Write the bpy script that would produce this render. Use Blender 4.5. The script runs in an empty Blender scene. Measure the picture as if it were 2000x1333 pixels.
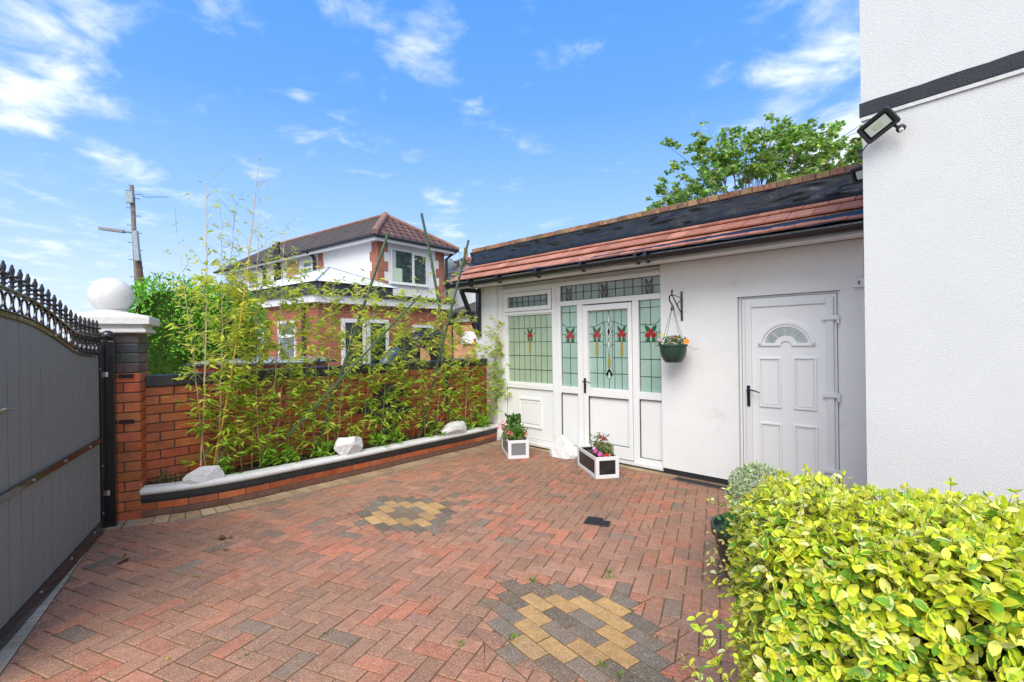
import bpy, bmesh, math, random
import numpy as np
from math import sin, cos, radians, pi, hypot, atan2, sqrt
from mathutils import Vector, Matrix, noise

random.seed(7); RNG = np.random.default_rng(11)
scene = bpy.context.scene
COL = scene.collection
V = Vector

# ------------------------------------------------------------------ camera
CAMH = 1.58; FPX = 950.0; ROLL = 0.014; CX, CY = 1000.0, 667.0   # photo pixels (2000 wide)
cam = bpy.data.cameras.new('camera'); cam.sensor_width = 36; cam.lens = 36*FPX/2000
cam.clip_start = 0.05; cam.clip_end = 2000
camo = bpy.data.objects.new('camera', cam); COL.objects.link(camo)
camo.matrix_world = Matrix.Translation((0, 0, CAMH)) @ Matrix.Rotation(pi/2, 4, 'X') @ Matrix.Rotation(-ROLL, 4, 'Z')
scene.camera = camo

# ------------------------------------------------------------------ sun + sky
SUN_EL = 46.0; SUN_AZ = 190.0            # azimuth clockwise from +Y (the view direction)
sun = bpy.data.lights.new('sun', 'SUN'); sun.energy = 1.5; sun.angle = radians(45); sun.color = (1.0, 0.955, 0.88)
suno = bpy.data.objects.new('sun', sun); COL.objects.link(suno)
sd = V((sin(radians(SUN_AZ))*cos(radians(SUN_EL)), cos(radians(SUN_AZ))*cos(radians(SUN_EL)), sin(radians(SUN_EL))))
suno.rotation_euler = sd.to_track_quat('Z', 'Y').to_euler(); suno.location = (0, -3, 9)
scene.view_settings.view_transform = 'Standard'; scene.view_settings.look = 'None'
scene.view_settings.gamma = 1; scene.view_settings.use_curve_mapping = False
scene.view_settings.exposure = 1.43

def raydir(x, y):
    dx, dy = x-CX, y-CY
    u = dx*cos(ROLL)-dy*sin(ROLL); v = dx*sin(ROLL)+dy*cos(ROLL)
    return V((u/FPX, 1.0, -v/FPX))

world = bpy.data.worlds.new('World'); scene.world = world; world.use_nodes = True
nt = world.node_tree; nt.nodes.clear()
def N(t, typ, **kw):
    n = t.nodes.new(typ)
    for k, v in kw.items():
        if k.startswith('_'):
            setattr(n, k[1:], v)
        else:
            n.inputs[k.replace('__', ' ')].default_value = v
    return n
def L(t, a, b): t.links.new(a, b)
def math_(t, op, a, b=None, clamp=False):
    n = t.nodes.new('ShaderNodeMath'); n.operation = op; n.use_clamp = clamp
    for i, x in enumerate((a, b)):
        if x is None: continue
        if hasattr(x, 'links'): L(t, x, n.inputs[i])
        else: n.inputs[i].default_value = x
    return n.outputs[0]
out = N(nt, 'ShaderNodeOutputWorld'); bg = N(nt, 'ShaderNodeBackground')
sky = N(nt, 'ShaderNodeTexSky', _sky_type='NISHITA', _sun_disc=False, _sun_elevation=radians(SUN_EL),
        _sun_rotation=radians(SUN_AZ), _air_density=1.0, _dust_density=0.6, _ozone_density=2.2)
tc = N(nt, 'ShaderNodeTexCoord')
sep = N(nt, 'ShaderNodeSeparateXYZ'); L(nt, tc.outputs['Generated'], sep.inputs[0])
# world tint: a little more saturated blue aloft, paler at the horizon
ramp = N(nt, 'ShaderNodeValToRGB'); cr = ramp.color_ramp
L(nt, sep.outputs['Z'], ramp.inputs[0])
SKYRAMP = [(0.0, (0.60, 0.70, 0.97)), (0.10, (0.53, 0.67, 0.98)), (0.22, (0.31, 0.53, 0.96)), (0.42, (0.13, 0.36, 0.92)), (0.65, (0.07, 0.29, 0.90)), (1.0, (0.06, 0.25, 0.80))]
while len(cr.elements) < len(SKYRAMP): cr.elements.new(0.5)
for e, (p, c) in zip(cr.elements, SKYRAMP): e.position = p; e.color = (*c, 1)
rsc = N(nt, 'ShaderNodeVectorMath', _operation='SCALE'); L(nt, ramp.outputs[0], rsc.inputs[0]); rsc.inputs['Scale'].default_value = 4.7
mixs = N(nt, 'ShaderNodeMix', _data_type='RGBA'); mixs.inputs[0].default_value = 0.9
L(nt, sky.outputs[0], mixs.inputs[6]); L(nt, rsc.outputs[0], mixs.inputs[7])
# clouds, laid out on a high horizontal layer
zc = math_(nt, 'ADD', math_(nt, 'MAXIMUM', sep.outputs['Z'], 0.0), 0.12)
comb = N(nt, 'ShaderNodeCombineXYZ')
L(nt, math_(nt, 'DIVIDE', sep.outputs['X'], zc), comb.inputs[0]); L(nt, math_(nt, 'DIVIDE', sep.outputs['Y'], zc), comb.inputs[1])
cn = N(nt, 'ShaderNodeTexNoise', Scale=4.2, Detail=9.0, Roughness=0.58, Distortion=0.35); L(nt, comb.outputs[0], cn.inputs['Vector'])
cn2 = N(nt, 'ShaderNodeTexNoise', Scale=1.1, Detail=4.0); L(nt, comb.outputs[0], cn2.inputs['Vector'])
dens = None
# (photo direction, angular radius, strength)
for (px, py, rad, st) in [(60, 85, .13, .30), (130, 110, .11, .27), (12, 175, .09, .40), (175, 30, .13, .22), (25, 50, .10, .24), (120, 175, .05, .18), (215, 95, .06, .14),
                          (680, 20, .09, .24), (740, 40, .09, .14), (830, 100, .10, .20), (790, 90, .10, .12), (900, 50, .10, .10), (1590, 130, .17, .30), (1540, 200, .14, .12),
                          (1650, 60, .16, .16), (440, 5, .07, .18), (1020, 65, .07, .15), (1660, 320, .22, .40), (590, 268, .05, .12), (560, 238, .05, .12),
                          (690, 285, .09, .12), (260, 350, .12, .15), (870, 430, .08, .16), (90, 470, .2, .09), (100, 560, .3, .09), (590, 195, .03, .1)]:
    d0 = raydir(px, py).normalized()
    dot = N(nt, 'ShaderNodeVectorMath', _operation='DISTANCE'); L(nt, tc.outputs['Generated'], dot.inputs[0]); dot.inputs[1].default_value = d0
    mr = N(nt, 'ShaderNodeMapRange', _interpolation_type='SMOOTHSTEP'); L(nt, dot.outputs['Value'], mr.inputs[0])
    mr.inputs[1].default_value = 0.0; mr.inputs[2].default_value = rad; mr.inputs[3].default_value = st; mr.inputs[4].default_value = 0.0
    dens = mr.outputs[0] if dens is None else math_(nt, 'MAXIMUM', dens, mr.outputs[0])
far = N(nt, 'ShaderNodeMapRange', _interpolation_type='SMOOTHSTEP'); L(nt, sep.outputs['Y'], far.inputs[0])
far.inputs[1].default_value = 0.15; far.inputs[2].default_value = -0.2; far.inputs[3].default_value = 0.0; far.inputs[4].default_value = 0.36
dens = math_(nt, 'MAXIMUM', dens, far.outputs[0])          # unseen broken cloud behind the viewer, thickened to whiten light on the walls
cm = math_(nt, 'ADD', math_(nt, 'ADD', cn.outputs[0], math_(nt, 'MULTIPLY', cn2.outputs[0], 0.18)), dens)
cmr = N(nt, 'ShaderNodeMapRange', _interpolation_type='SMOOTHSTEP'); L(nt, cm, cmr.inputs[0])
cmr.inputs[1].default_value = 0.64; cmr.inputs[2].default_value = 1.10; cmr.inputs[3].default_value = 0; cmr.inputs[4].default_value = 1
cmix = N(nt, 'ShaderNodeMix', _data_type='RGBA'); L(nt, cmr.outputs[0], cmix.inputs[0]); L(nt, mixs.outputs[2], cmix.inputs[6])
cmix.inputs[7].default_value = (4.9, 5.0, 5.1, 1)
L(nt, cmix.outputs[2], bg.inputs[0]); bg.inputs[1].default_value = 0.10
L(nt, bg.outputs[0], out.inputs[0])

# ------------------------------------------------------------------ materials
MATS = {}
def M(name, col=(.8, .8, .8), rough=.6, metal=0, attr=False, var=None, bump=None, coat=0, spec=.5, speck=None, stain_or_reflection=None, brick=None, leaf=0, varieg=False, bump2=None, emit=None):
    if name in MATS: return MATS[name]
    m = bpy.data.materials.new(name); m.use_nodes = True; t = m.node_tree; t.nodes.clear()
    o = N(t, 'ShaderNodeOutputMaterial'); p = N(t, 'ShaderNodeBsdfPrincipled')
    p.inputs['Roughness'].default_value = rough; p.inputs['Metallic'].default_value = metal
    p.inputs['Coat Weight'].default_value = coat; p.inputs['Specular IOR Level'].default_value = spec
    geo = N(t, 'ShaderNodeNewGeometry'); pos = geo.outputs['Position']
    rgb = N(t, 'ShaderNodeRGB'); rgb.outputs[0].default_value = (*col, 1); c = rgb.outputs[0]
    def mixc(fac, a, b, mode='MIX'):
        n = N(t, 'ShaderNodeMix', _data_type='RGBA', _blend_type=mode)
        if hasattr(fac, 'links'): L(t, fac, n.inputs[0])
        else: n.inputs[0].default_value = fac
        for i, x in ((6, a), (7, b)):
            if hasattr(x, 'links'): L(t, x, n.inputs[i])
            else: n.inputs[i].default_value = (*x, 1)
        return n.outputs[2]
    heights = []
    if attr:
        a = N(t, 'ShaderNodeAttribute', _attribute_name='Col'); c = mixc(1.0, c, a.outputs[0], 'MULTIPLY')
    if brick:   # (scale, width, height, mortar, colour2, mortar colour)
        uv = N(t, 'ShaderNodeAttribute', _attribute_name='LUV')
        b = N(t, 'ShaderNodeTexBrick', Scale=1.0, Mortar__Size=brick[2], Brick__Width=brick[0], Row__Height=brick[1], Mortar__Smooth=.1, Bias=0.0)
        L(t, uv.outputs['Vector'], b.inputs['Vector'])
        L(t, c, b.inputs['Color1']); b.inputs['Color2'].default_value = (*brick[3], 1); b.inputs['Mortar'].default_value = (*brick[4], 1)
        c = b.outputs['Color']; heights.append((b.outputs['Fac'], -0.006, 1.0))
    if var:     # (scale, amount)
        n = N(t, 'ShaderNodeTexNoise', Scale=var[0], Detail=5.0, Roughness=.6); L(t, pos, n.inputs['Vector'])
        mr = N(t, 'ShaderNodeMapRange'); L(t, n.outputs[0], mr.inputs[0]); mr.inputs[1].default_value = .3; mr.inputs[2].default_value = .7
        mr.inputs[3].default_value = 1-var[1]; mr.inputs[4].default_value = 1+var[1]*.6
        sc = N(t, 'ShaderNodeVectorMath', _operation='SCALE'); L(t, c, sc.inputs[0]); L(t, mr.outputs[0], sc.inputs['Scale']); c = sc.outputs[0]
    if stain_or_reflection:   # (scale, colour, lo, hi)
        n = N(t, 'ShaderNodeTexNoise', Scale=stain_or_reflection[0], Detail=6.0, Roughness=.65); L(t, pos, n.inputs['Vector'])
        mr = N(t, 'ShaderNodeMapRange'); L(t, n.outputs[0], mr.inputs[0]); mr.inputs[1].default_value = stain_or_reflection[2]; mr.inputs[2].default_value = stain_or_reflection[3]
        c = mixc(mr.outputs[0], c, stain_or_reflection[1])
    if speck:   # (scale, colour, threshold, dark colour)
        n = N(t, 'ShaderNodeTexVoronoi', Scale=speck[0]); L(t, pos, n.inputs['Vector'])
        sp = N(t, 'ShaderNodeSeparateXYZ'); L(t, n.outputs['Color'], sp.inputs[0])
        k = math_(t, 'GREATER_THAN', sp.outputs[0], speck[2]); k = math_(t, 'MULTIPLY', k, math_(t, 'LESS_THAN', n.outputs['Distance'], .42))
        c = mixc(math_(t, 'MULTIPLY', k, .75), c, speck[1])
        k2 = math_(t, 'LESS_THAN', sp.outputs[1], 1-speck[2]); c = mixc(math_(t, 'MULTIPLY', k2, .5), c, speck[3])
    if varieg:
        uv = N(t, 'ShaderNodeAttribute', _attribute_name='LUV'); s2 = N(t, 'ShaderNodeSeparateXYZ'); L(t, uv.outputs['Vector'], s2.inputs[0])
        nn = N(t, 'ShaderNodeTexNoise', Scale=varieg[0], Detail=3.0, Roughness=.55); L(t, pos, nn.inputs['Vector'])
        av = math_(t, 'ABSOLUTE', s2.outputs[1])
        edge = math_(t, 'ADD', av, math_(t, 'MULTIPLY', math_(t, 'SUBTRACT', nn.outputs[0], .5), 1.5))
        edge = math_(t, 'ADD', edge, s2.outputs[2])
        mr = N(t, 'ShaderNodeMapRange'); L(t, edge, mr.inputs[0]); mr.inputs[1].default_value = .34; mr.inputs[2].default_value = .48
        c = mixc(mr.outputs[0], varieg[1], c)
        rib = N(t, 'ShaderNodeMapRange'); L(t, av, rib.inputs[0]); rib.inputs[1].default_value = .0; rib.inputs[2].default_value = .08; rib.inputs[3].default_value = .35; rib.inputs[4].default_value = 0
        c = mixc(rib.outputs[0], c, varieg[2])
    L(t, c, p.inputs['Base Color'])
    bl = []
    for bp in (bump, bump2):
        if bp: # (scale, distance)
            n = N(t, 'ShaderNodeTexNoise', Scale=bp[0], Detail=4.0, Roughness=.6); L(t, pos, n.inputs['Vector']); heights.append((n.outputs[0], bp[1], 1.0))
    nrm = None
    for h, dist, s in heights:
        b = N(t, 'ShaderNodeBump', Strength=min(1.0, s)); b.inputs['Distance'].default_value = abs(dist); b.invert = dist < 0
        L(t, h, b.inputs['Height'])
        if nrm is not None: L(t, nrm, b.inputs['Normal'])
        nrm = b.outputs[0]
    if nrm is not None: L(t, nrm, p.inputs['Normal'])
    if emit: p.inputs['Emission Color'].default_value = (*emit, 1); p.inputs['Emission Strength'].default_value = 1
    if leaf:
        tr = N(t, 'ShaderNodeBsdfTranslucent'); L(t, c, tr.inputs[0])
        ms = N(t, 'ShaderNodeMixShader'); ms.inputs[0].default_value = leaf
        L(t, p.outputs[0], ms.inputs[1]); L(t, tr.outputs[0], ms.inputs[2]); L(t, ms.outputs[0], o.inputs[0])
    else: L(t, p.outputs[0], o.inputs[0])
    MATS[name] = m; return m

M('render_white', (.70, .705, .70), .85, var=(1.3, .04), stain_or_reflection=(2.3, (.66, .64, .60), .60, .95), bump=(170, .0035), bump2=(420, .0015))
M('annex_white', (.82, .82, .80), .8, var=(1.1, .05), stain_or_reflection=(3.5, (.62, .58, .53), .62, .95), bump=(120, .0035), bump2=(300, .0015))
M('upvc', (.80, .81, .80), .32, var=(2, .02))
M('upvc_frame', (.74, .76, .755), .35, var=(2, .02))
M('seam', (.10, .10, .10), .7)
M('black_paint', (.012, .012, .014), .25, coat=.3, bump=(60, .0006))
M('dull_black', (.02, .021, .024), .55, bump=(80, .001))
M('membrane', (.016, .019, .024), .30, bump=(7, .012), bump2=(30, .003), spec=.5)
M('band_black', (.022, .027, .035), .65, bump=(120, .005), var=(5, .3))
M('roof_tile', (1, 1, 1), .75, attr=True, var=(9, .16), bump=(120, .002), stain_or_reflection=(5, (.16, .07, .05), .62, .85))
M('coping_brick', (1, 1, 1), .85, attr=True, var=(25, .35), bump=(120, .003), stain_or_reflection=(9, (.035, .03, .022), .5, .75))
M('brick', (1, 1, 1), .42, attr=True, var=(14, .22), bump=(90, .002), stain_or_reflection=(4, (.16, .045, .02), .55, .8), spec=.45)
M('blue_brick', (1, 1, 1), .38, attr=True, var=(14, .25), bump=(80, .002), spec=.5)
M('mortar', (.13, .10, .08), .95, var=(30, .3), bump=(150, .003), stain_or_reflection=(2.5, (.22, .19, .16), .55, .75))
M('paver', (1, 1, 1), .9, attr=True, var=(18, .22), speck=(330, (.80, .70, .62), .80, (.14, .085, .06)), bump=(260, .0015), bump2=(60, .0012),
  stain_or_reflection=(1.3, (.26, .165, .105), .44, .78), spec=.08)
M('joint', (.15, .105, .06), .98, var=(12, .35), stain_or_reflection=(3.2, (.09, .115, .03), .52, .66), bump=(140, .004))
M('stone_white', (.66, .66, .65), .75, var=(9, .07), bump=(26, .006), bump2=(110, .002), stain_or_reflection=(6, (.50, .49, .47), .66, .9))
M('rock_white', (.68, .68, .68), .75, var=(12, .06), bump=(28, .006), bump2=(110, .002), stain_or_reflection=(13, (.50, .50, .48), .68, .95))
M('kerb_black', (.025, .028, .03), .6, var=(18, .4), bump=(90, .003))
M('soil', (.055, .035, .022), .98, var=(14, .5), bump=(30, .02), speck=(120, (.2, .13, .07), .86, (.02, .015, .01)))
M('gate_board', (.20, .208, .205), .55, var=(220, .30), bump=(260, .0008))
M('steel_bolt', (.6, .6, .6), .3, metal=1)
M('glass_green', (.34, .50, .43), .10, var=(3, .10), bump=(35, .0015), coat=.5)
M('glass_olive', (.36, .47, .34), .12, var=(3, .10), bump=(35, .0012), coat=.4)
M('glass_dark_green', (.20, .27, .24), .10, var=(4, .35), bump=(40, .002), coat=.5)
M('lead', (.018, .03, .025), .45)
M('red_glass', (.33, .012, .018), .15, coat=.5); M('dark_red_glass', (.06, .012, .02), .15, coat=.5)
M('leaf_glass', (.01, .11, .05), .15, coat=.5); M('amber_glass', (.45, .30, .02), .15, coat=.5)
M('clear_glass', (.62, .66, .65), .12, coat=.4); M('black_glass', (.008, .010, .012), .12)
M('frosted', (.42, .47, .46), .15, coat=.6, bump=(60, .004), var=(18, .25))
M('window_dark', (.03, .055, .035), .12, var=(6, .8), spec=.3, stain_or_reflection=(7, (.10, .16, .10), .55, .7))  # green blotches paint tree reflections into the pane colour
M('window_grey', (.16, .19, .19), .08, var=(2.5, .5))
M('curtain', (.45, .48, .46), .8, var=(12, .15)); M('paper_green', (.50, .62, .45), .7)
M('house_white', (.74, .74, .73), .85, var=(2, .04), bump=(60, .003))
M('upvc_far', (.73, .73, .73), .5)
M('house_brick', (.42, .105, .05), .8, brick=(.235, .083, .008, (.35, .08, .04), (.32, .22, .16)), var=(1.5, .18))
M('quoin_brick', (.40, .10, .05), .8, brick=(.235, .085, .012, (.50, .14, .07), (.25, .18, .14)), var=(3, .25))
M('house_tile', (.20, .095, .07), .85, brick=(.30, .30, .045, (.18, .08, .055), (.03, .016, .014)), var=(2, .3))
M('house_tile_dark', (.14, .10, .07), .85, brick=(.30, .30, .05, (.11, .08, .058), (.018, .013, .010)), var=(2, .3), stain_or_reflection=(4, (.10, .10, .05), .6, .85))
M('ridge_tile', (.28, .15, .11), .85, var=(3, .35), bump=(30, .01))
M('lead_grey', (.045, .055, .06), .5, var=(4, .2))
M('dark_void', (.012, .012, .014), .6, var=(3, .3)); M('black_cover', (.010, .010, .011), .45, bump=(7, .03))
M('blue_plastic', (.04, .08, .12), .35); M('plywood', (.60, .36, .17), .7, var=(5, .15))
M('fence_orange', (.52, .23, .09), .75, var=(6, .2)); M('pale_wood', (.55, .28, .16), .8, var=(5, .15))
M('sign_white', (.8, .8, .8), .5); M('sign_red', (.6, .04, .04), .5)
M('crate_red', (.38, .02, .008), .4, var=(4, .3)); M('crate_grey', (.30, .33, .34), .25, var=(5, .2)); M('yellow_plastic', (.6, .36, .03), .5)
M('green_paint', (.02, .13, .05), .5)
M('stake_green', (.06, .11, .055), .6, var=(30, .5), stain_or_reflection=(20, (.18, .20, .13), .58, .8), bump=(60, .002))
M('pole_wood', (.22, .20, .17), .9, var=(6, .5), bump=(30, .02)); M('pole_brown', (.11, .065, .045), .85, var=(4, .3)); M('galv', (.30, .36, .40), .5, var=(9, .3))
M('lamp_grey', (.22, .23, .24), .5)
M('ground', (.20, .19, .175), .95, var=(1.2, .25), bump=(60, .01))
M('planter_white', (.72, .72, .73), .5, var=(5, .04)); M('planter_black', (.02, .021, .023), .4, var=(18, .6), bump=(40, .002)); M('planter_grey', (.30, .31, .33), .6, brick=(.012, .012, .002, (.28, .29, .31), (.2, .2, .21)))
M('basket_green', (.022, .055, .038), .38); M('pot_green', (.012, .03, .02), .4)
M('petal_pink', (.75, .22, .30), .6, leaf=.3, attr=True); M('petal', (1, 1, 1), .6, leaf=.3, attr=True)
M('bark', (.20, .17, .12), .95, var=(12, .4), bump=(40, .01)); M('twig', (.16, .085, .05), .8)
M('culm', (1, 1, 1), .45, attr=True, var=(30, .15))
M('bamboo_leaf', (1, 1, 1), .45, attr=True, leaf=.5, spec=.3)
M('privet_leaf', (1, 1, 1), .36, attr=True, leaf=.30, spec=.4, varieg=(55, (.17, .38, .035), (.55, .66, .12)))
M('pitto_leaf', (1, 1, 1), .4, attr=True, leaf=.25, varieg=(120, (.16, .30, .12), (.3, .4, .2)))
M('leaf', (1, 1, 1), .45, attr=True, leaf=.35, spec=.35)
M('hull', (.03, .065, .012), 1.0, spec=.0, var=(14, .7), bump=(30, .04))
M('dry_leaf', (.20, .09, .035), .8, var=(40, .4)); M('dry_grass', (.30, .19, .12), .8, attr=True)
M('lens_pale', (.55, .62, .58), .15, coat=.5); M('led_plate', (.50, .52, .36), .4); M('rubber', (.014, .016, .022), .45)
M('glass_roof', (.45, .5, .52), .1)

# ------------------------------------------------------------------ builders
def tag(o, label=None, cat=None, group=None, kind=None):
    if label: o['label'] = label
    if cat: o['category'] = cat
    if group: o['group'] = group
    if kind: o['kind'] = kind
    return o
def thing(name, loc, label, cat, group=None):
    o = bpy.data.objects.new(name, None); COL.objects.link(o); o.location = loc; o.empty_display_size = .1
    return tag(o, label, cat, group)
I4 = Matrix.Identity(4)
def root_of(o):
    while o.parent: o = o.parent
    return o
def link_mesh(name, me, parent, origin=None):
    o = bpy.data.objects.new(name, me); COL.objects.link(o)
    if parent is not None: o.parent = parent
    return o
class MB:
    def __init__(s, mat=None):
        s.m = mat or I4; s.v = []; s.f = []; s.c = []; s.uv = []; s.col = (1, 1, 1)
    def add(s, verts, faces, uvs=None):
        b = len(s.v); loc = [V(p) for p in verts]
        for p in loc: s.v.append(s.m @ p)
        for k, f in enumerate(faces):
            s.f.append([b+i for i in f]); s.c.append(s.col)
            if uvs: s.uv.append([(*uvs[i], 0) for i in f])
            else:
                n = (loc[f[1]]-loc[f[0]]).cross(loc[f[-1]]-loc[f[0]])
                ax, ay, az = abs(n.x), abs(n.y), abs(n.z)
                if az > ax*1.02 and az > ay*1.02 or az > .45*n.length:
                    s.uv.append([((loc[i].y, loc[i].x, 0) if ax > ay else (loc[i].x, loc[i].y, 0)) for i in f])
                elif ax > ay: s.uv.append([(loc[i].y, loc[i].z, 0) for i in f])
                else: s.uv.append([(loc[i].x, loc[i].z, 0) for i in f])
    def box(s, x0, x1, y0, y1, z0, z1):
        s.add([(x0, y0, z0), (x1, y0, z0), (x1, y1, z0), (x0, y1, z0), (x0, y0, z1), (x1, y0, z1), (x1, y1, z1), (x0, y1, z1)],
              [(0, 3, 2, 1), (4, 5, 6, 7), (0, 1, 5, 4), (1, 2, 6, 5), (2, 3, 7, 6), (3, 0, 4, 7)])
    def obox(s, c, ax, ay, az, hx, hy, hz):
        ax, ay, az = V(ax).normalized()*hx, V(ay).normalized()*hy, V(az).normalized()*hz; c = V(c); p = []
        for k in (-1, 1):
            for i, j in ((-1, -1), (1, -1), (1, 1), (-1, 1)): p.append(c+ax*i+ay*j+az*k)
        s.add(p, [(0, 3, 2, 1), (4, 5, 6, 7), (0, 1, 5, 4), (1, 2, 6, 5), (2, 3, 7, 6), (3, 0, 4, 7)])
    def tube(s, pts, r, n=8, cap=True):
        pts = [V(p) for p in pts]; R = r if isinstance(r, (list, tuple)) else [r]*len(pts)
        vs = []; prev = None
        for i, p in enumerate(pts):
            t = (pts[min(i+1, len(pts)-1)]-pts[max(i-1, 0)])
            if t.length < 1e-9: t = V((0, 0, 1))
            t.normalize()
            a = prev if prev is not None else (V((0, 0, 1)) if abs(t.z) < .9 else V((1, 0, 0)))
            a = (a-t*a.dot(t)).normalized(); b = t.cross(a); prev = a
            for k in range(n):
                th = 2*pi*k/n; vs.append(p+(a*cos(th)+b*sin(th))*R[i])
        fs = []
        for i in range(len(pts)-1):
            for k in range(n): fs.append((i*n+k, i*n+(k+1) % n, (i+1)*n+(k+1) % n, (i+1)*n+k))
        if cap: fs.append(tuple(range(n))[::-1]); fs.append(tuple(range((len(pts)-1)*n, len(pts)*n)))
        s.add(vs, fs)
    def lathe(s, c, prof, n=24, sx=1, sy=1):
        c = V(c); vs = []
        for r, z in prof:
            for k in range(n): vs.append(c+V((r*cos(2*pi*k/n)*sx, r*sin(2*pi*k/n)*sy, z)))
        fs = [(i*n+k, i*n+(k+1) % n, (i+1)*n+(k+1) % n, (i+1)*n+k) for i in range(len(prof)-1) for k in range(n)]
        fs.append(tuple(range(n))[::-1]); fs.append(tuple(range((len(prof)-1)*n, len(prof)*n)))
        s.add(vs, fs)
    def prism(s, poly, z0, z1, axis='z'):
        n = len(poly)
        def P(a, b, h): return (a, b, h) if axis == 'z' else ((a, h, b) if axis == 'y' else (h, a, b))
        vs = [P(a, b, z0) for a, b in poly]+[P(a, b, z1) for a, b in poly]
        fs = [tuple(range(n))[::-1], tuple(range(n, 2*n))]+[(i, (i+1) % n, n+(i+1) % n, n+i) for i in range(n)]
        s.add(vs, fs)
    def grid(s, fn, nu, nv):
        vs = [fn(i/nu, j/nv) for j in range(nv+1) for i in range(nu+1)]
        s.add(vs, [(j*(nu+1)+i, j*(nu+1)+i+1, (j+1)*(nu+1)+i+1, (j+1)*(nu+1)+i) for j in range(nv) for i in range(nu)])
    def build(s, name, mat, parent=None, smooth=False, bevel=0, origin=None, fix=True):
        if origin is None:
            if parent is not None: origin = root_of(parent).location.copy()
            else:
                xs = [p.x for p in s.v]; ys = [p.y for p in s.v]; zs = [p.z for p in s.v]
                origin = V(((min(xs)+max(xs))/2, (min(ys)+max(ys))/2, min(zs)))
        origin = V(origin)
        me = bpy.data.meshes.new(name); me.from_pydata([tuple(p-origin) for p in s.v], [], s.f)
        me.materials.append(MATS[mat])
        ca = me.color_attributes.new('Col', 'FLOAT_COLOR', 'CORNER'); ua = me.attributes.new('LUV', 'FLOAT_VECTOR', 'CORNER')
        cc = []; uu = []
        for f, c, u in zip(s.f, s.c, s.uv):
            for k in range(len(f)): cc.extend((*c, 1)); uu.extend(u[k])
        ca.data.foreach_set('color', cc); ua.data.foreach_set('vector', uu)
        if fix:
            bm = bmesh.new(); bm.from_mesh(me); bmesh.ops.recalc_face_normals(bm, faces=bm.faces); bm.to_mesh(me); bm.free()
        if smooth:
            me.polygons.foreach_set('use_smooth', [True]*len(me.polygons)); me.set_sharp_from_angle(angle=radians(smooth if smooth is not True else 40))
        o = link_mesh(name, me, parent)
        if parent is None: o.location = origin
        if bevel:
            b = o.modifiers.new('bevel', 'BEVEL'); b.width = bevel; b.segments = 2; b.limit_method = 'ANGLE'; b.harden_normals = False
        return o

def at(x, y, Y):            # a point of the place read off the photograph, at its own distance
    d = raydir(x, y); return V((d.x*Y, Y, CAMH+d.z*Y))

# annex frame: x along the facade, y into the building, z up
TH = radians(-45.2); A0 = V((1.768, 5.771, 0))
FM = Matrix.Translation(A0) @ Matrix.Rotation(TH, 4, 'Z'); FI = FM.inverted()
def gzl(y): return max(0.0, -0.0167*y)            # paving falls gently towards the facade
def gz(p): return gzl((FI @ V((p[0], p[1], 0))).y)
def onplane(x, y, P, n):  # read a photo point onto a real vertical plane
    d = raydir(x, y); o = V((0, 0, CAMH)); t = (V(P)-o).dot(V(n))/d.dot(V(n)); return o+d*t

# numpy leaves ---------------------------------------------------------------
def tmpl(rows, droop=.0, fold=.15):
    vs = [(0, 0, 0)]; uv = [(0, 0)]; 
    for u, w in rows:
        for k in (-1, 0, 1): vs.append((u, k*w, fold*abs(k)*w - droop*u*u)); uv.append((u, k))
    vs.append((1, 0, -droop)); uv.append((1, 0)); n = len(rows); T = len(vs)-1
    fs = [(0, 2, 1), (0, 3, 2)]
    for i in range(n-1):
        a = 1+3*i; b = a+3; fs += [(a, a+1, b+1), (a, b+1, b), (a+1, a+2, b+2), (a+1, b+2, b+1)]
    a = 1+3*(n-1); fs += [(a, a+1, T), (a+1, a+2, T)]
    return np.array(vs, float), np.array(fs, int), np.array(uv, float)
T_OVAL = tmpl([(.12, .15), (.35, .28), (.62, .29), (.86, .16)], .14, .28)
T_LANCE = tmpl([(.2, .105), (.5, .115)], .16, .3)
T_SMALL = tmpl([(.3, .22), (.68, .22)], .1, .3)
def _star():
    P = [(0, 0), (.18, .30), (.42, .26), (.40, .55), (.62, .38), (.72, .20), (1.0, 0)]
    full = P+[(x, -y) for x, y in P[-2:0:-1]]
    vs = [(.4, 0, 0)]+[(x, y, -.25*abs(y)) for x, y in full]; n = len(full)
    return np.array(vs, float), np.array([(0, 1+i, 1+(i+1) % n) for i in range(n)], int), np.array([(v[0], v[1]*2) for v in vs], float)
T_STAR = _star()
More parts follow.
